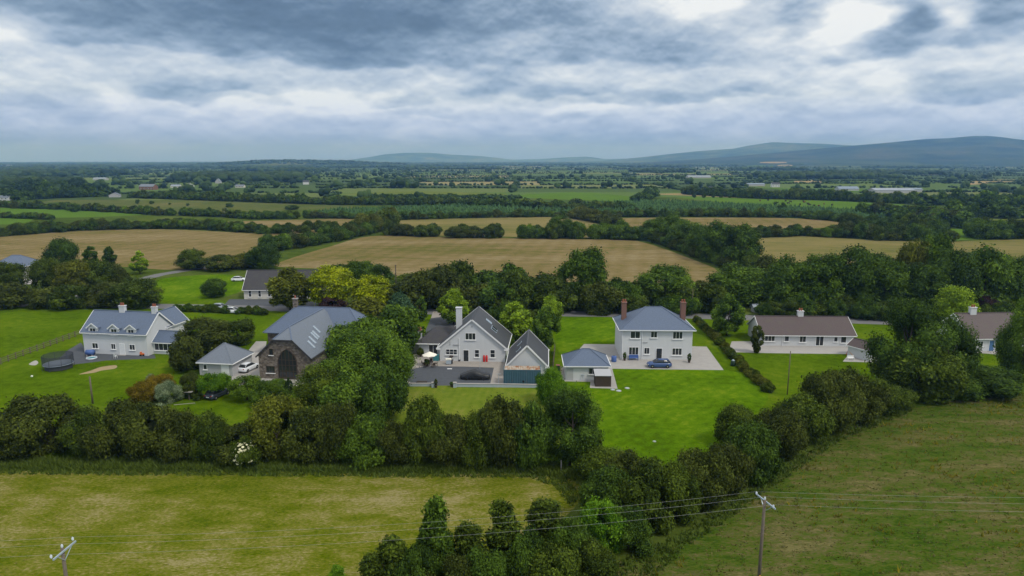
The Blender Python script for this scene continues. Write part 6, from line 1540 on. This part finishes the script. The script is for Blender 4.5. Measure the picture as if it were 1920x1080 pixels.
hedgerow('dark wood edge at the far left above the rough field', [(-60, 374), (40, 375), (120, 371), (200, 368)], 10, ['dark', 'conifer'], .42, size='f', double=True, name='tree_belt')
hedgerow('line of trees above the far left wood', [(-60, 362), (60, 364), (150, 360)], 13, ['dark', 'conifer'], .42, size='f', double=True, name='tree_belt')
hedgerow('hedge below the two bright far fields', [(690, 369), (800, 369), (935, 370), (980, 372)], 3, ['dark'], .55, size='f')
hedgerow('hedge on the right border of the farther bright field', [(1195, 378), (1215, 372), (1225, 366)], 8, ['dark'], .5, size='f')
hedgerow('undergrowth at the foot of the tall tree row crossing the brown fields', [(1228, 452), (1290, 473), (1345, 494), (1400, 508)], 4.2, TH, .5, double=True)
hedgerow('scrubby bank behind the brown bush at the right olive field', [(1410, 506), (1450, 516), (1500, 528)], 4.5, TH, .5)
# clipped hedge and boundary planting between the two storey house and the long bungalow
hedgerow('clipped hedge between the bright lawn and the long bungalow garden', [(1308, 604), (1345, 640), (1390, 686), (1440, 736)], 1.25, ['olive', 'thorn_green'], .5, w=1.35, name='garden_hedge')
hedgerow('low hedge behind the farmhouse along the road', [(330, 582), (420, 586), (500, 590)], 1.6, ['dark', 'thorn_green'], .55, w=2.0, name='garden_hedge')

# lone trees and scrub out in the fields
for px, yb, yt, w, lab in [
 (284, 383, 376, 9, 'small round bush alone in the rough left field, left of the larger one'), (258, 382, 374, 8, 'small dark bush at the left of the rough field'),
 (430, 389, 380, 16, 'bush clump in the right part of the rough left field'), (548, 394, 384, 26, 'broad scrub bush at the right end of the rough left field'),
 (318, 384, 380, 5, 'tiny bush in the middle of the rough left field'), (352, 386, 381, 6, 'tiny bush right of the middle of the rough left field'),
 (1460, 394, 377, 22, 'round dark tree on the lower edge of the cattle pasture'), (1626, 398, 384, 16, 'smaller round tree on the right lower edge of the cattle pasture'),
 (1050, 447, 405, 52, 'large round tree in the hedge behind the central brown field'),
 (845, 372, 362, 14, 'single tree standing between the two pale far fields'), (140, 398, 380, 20, 'bushy tree in the hedge above the bright green field'),
]: plant('lone_tree', lab, 'tree', px, yb, yt, w, 'dark', 'round', 'f' if yb < 400 else 'm')
TF = 'small trees standing in a line before the far straw field'
for px in (1302, 1320, 1338, 1352, 1368, 1390, 1405): plant('field_tree', 'small dark tree in the broken line before the far straw field', 'tree', px, 371, 361 if px % 4 else 363, 8, 'dark', 'round', 'f', TF)
# ----------------------------------------------------------------- grass that stands up: margins and tussocks
def tufts(name, label, poly_px, n, h, w, mat, seed, blades=5, sparse=None):
    r = np.random.default_rng(seed); P = [G(*p) for p in poly_px]; poly = [(p.x, p.y) for p in P]
    xs = [p[0] for p in poly]; ys = [p[1] for p in poly]; pts = []
    px = r.uniform(min(xs), max(xs), n*4); py = r.uniform(min(ys), max(ys), n*4)
    for a, b in zip(px, py):
        if inside(poly, a, b):
            if sparse and math.sin(a*.31+seed)+math.sin(b*.45+a*.12)+r.normal(0, .7) < sparse: continue
            pts.append((a, b))
            if len(pts) >= n: break
    B = np.array(pts); k = len(B)
    B3 = np.repeat(B, blades, 0)+r.normal(0, w*.5, (k*blades, 2)); m = len(B3)
    hh = h*np.repeat(r.uniform(.5, 1.3, k), blades)*r.uniform(.6, 1.2, m); ang = r.uniform(0, 6.28, m); ww = w*r.uniform(.35, .8, m); ln = r.normal(0, .45, (m, 2))*hh[:, None]
    dx = np.stack([np.cos(ang), np.sin(ang)], 1)*ww[:, None]*.5
    z0 = np.full(m, .0)
    V = np.stack([np.column_stack([B3-dx, z0]), np.column_stack([B3+dx, z0]), np.column_stack([B3+ln, hh])], 1).reshape(-1, 3)
    Q = np.arange(m*3).reshape(-1, 3); T = np.repeat(np.clip(np.repeat(r.uniform(.1, .9, k), blades)+r.normal(0, .1, m), 0, 1), 3)
    o = link(name, np_mesh(name, V, Q, mat, T)); tag(o, label, 'grass', kind='stuff')
SP['rank'] = foliage('rank_grass', (.050, .085, .010), (.150, .205, .034), hue=0)
SP['rush'] = foliage('rushes', (.080, .100, .016), (.21, .175, .070), hue=0)
SP['dry'] = foliage('dry_grass', (.13, .13, .018), (.30, .24, .09), hue=0)
SP['ragwort'] = foliage('ragwort', (.10, .12, .01), (.34, .27, .02), hue=0)
tufts('hedge_bottom_grass', 'tall dark grass growing along the foot of the long hedge', [(-120, 862), (640, 866), (1040, 870), (1080, 888), (1080, 900), (1000, 888), (640, 886), (-120, 880)], 9000, .6, .32, SP['rank'], 1)
tufts('meadow_margin_grass', 'rank green grass between the right hedge and the meadow', [(1110, 1080), (1270, 1005), (1430, 905), (1550, 822), (1690, 765), (1712, 770), (1568, 830), (1450, 915), (1305, 1015), (1200, 1100), (1130, 1110)], 4500, .38, .30, SP['rank'], 2)
tufts('rushes', 'brown and green rush tussocks all over the right meadow', [(1120, 1110), (1300, 1015), (1450, 905), (1565, 822), (1705, 767), (1920, 738), (2200, 720), (2600, 1250), (1100, 1250)], 5000, .13, .32, SP['rush'], 3, 4)
tufts('ragwort', 'yellow flowering weeds scattered over the right meadow', [(1200, 1090), (1300, 1030), (1450, 915), (1565, 832), (1705, 775), (1920, 745), (2100, 1200), (1200, 1200)], 900, .5, .22, SP['ragwort'], 4, 4, .8)
tufts('hay_stubble', 'low dry stubble of the mown hay field', [(-200, 884), (640, 892), (1000, 894), (1065, 906), (1080, 935), (1000, 1000), (820, 1055), (700, 1100), (560, 1200), (-400, 1200)], 4000, .05, .40, SP['dry'], 5, 3)

tufts('field_edge_grass', 'ragged uncut grass creeping into the edge of the hay field', [(-120, 876), (640, 882), (1000, 884), (1060, 896), (1088, 930), (1070, 950), (1040, 912), (990, 896), (640, 894), (-120, 888)], 2600, .34, .30, SP['rank'], 7)
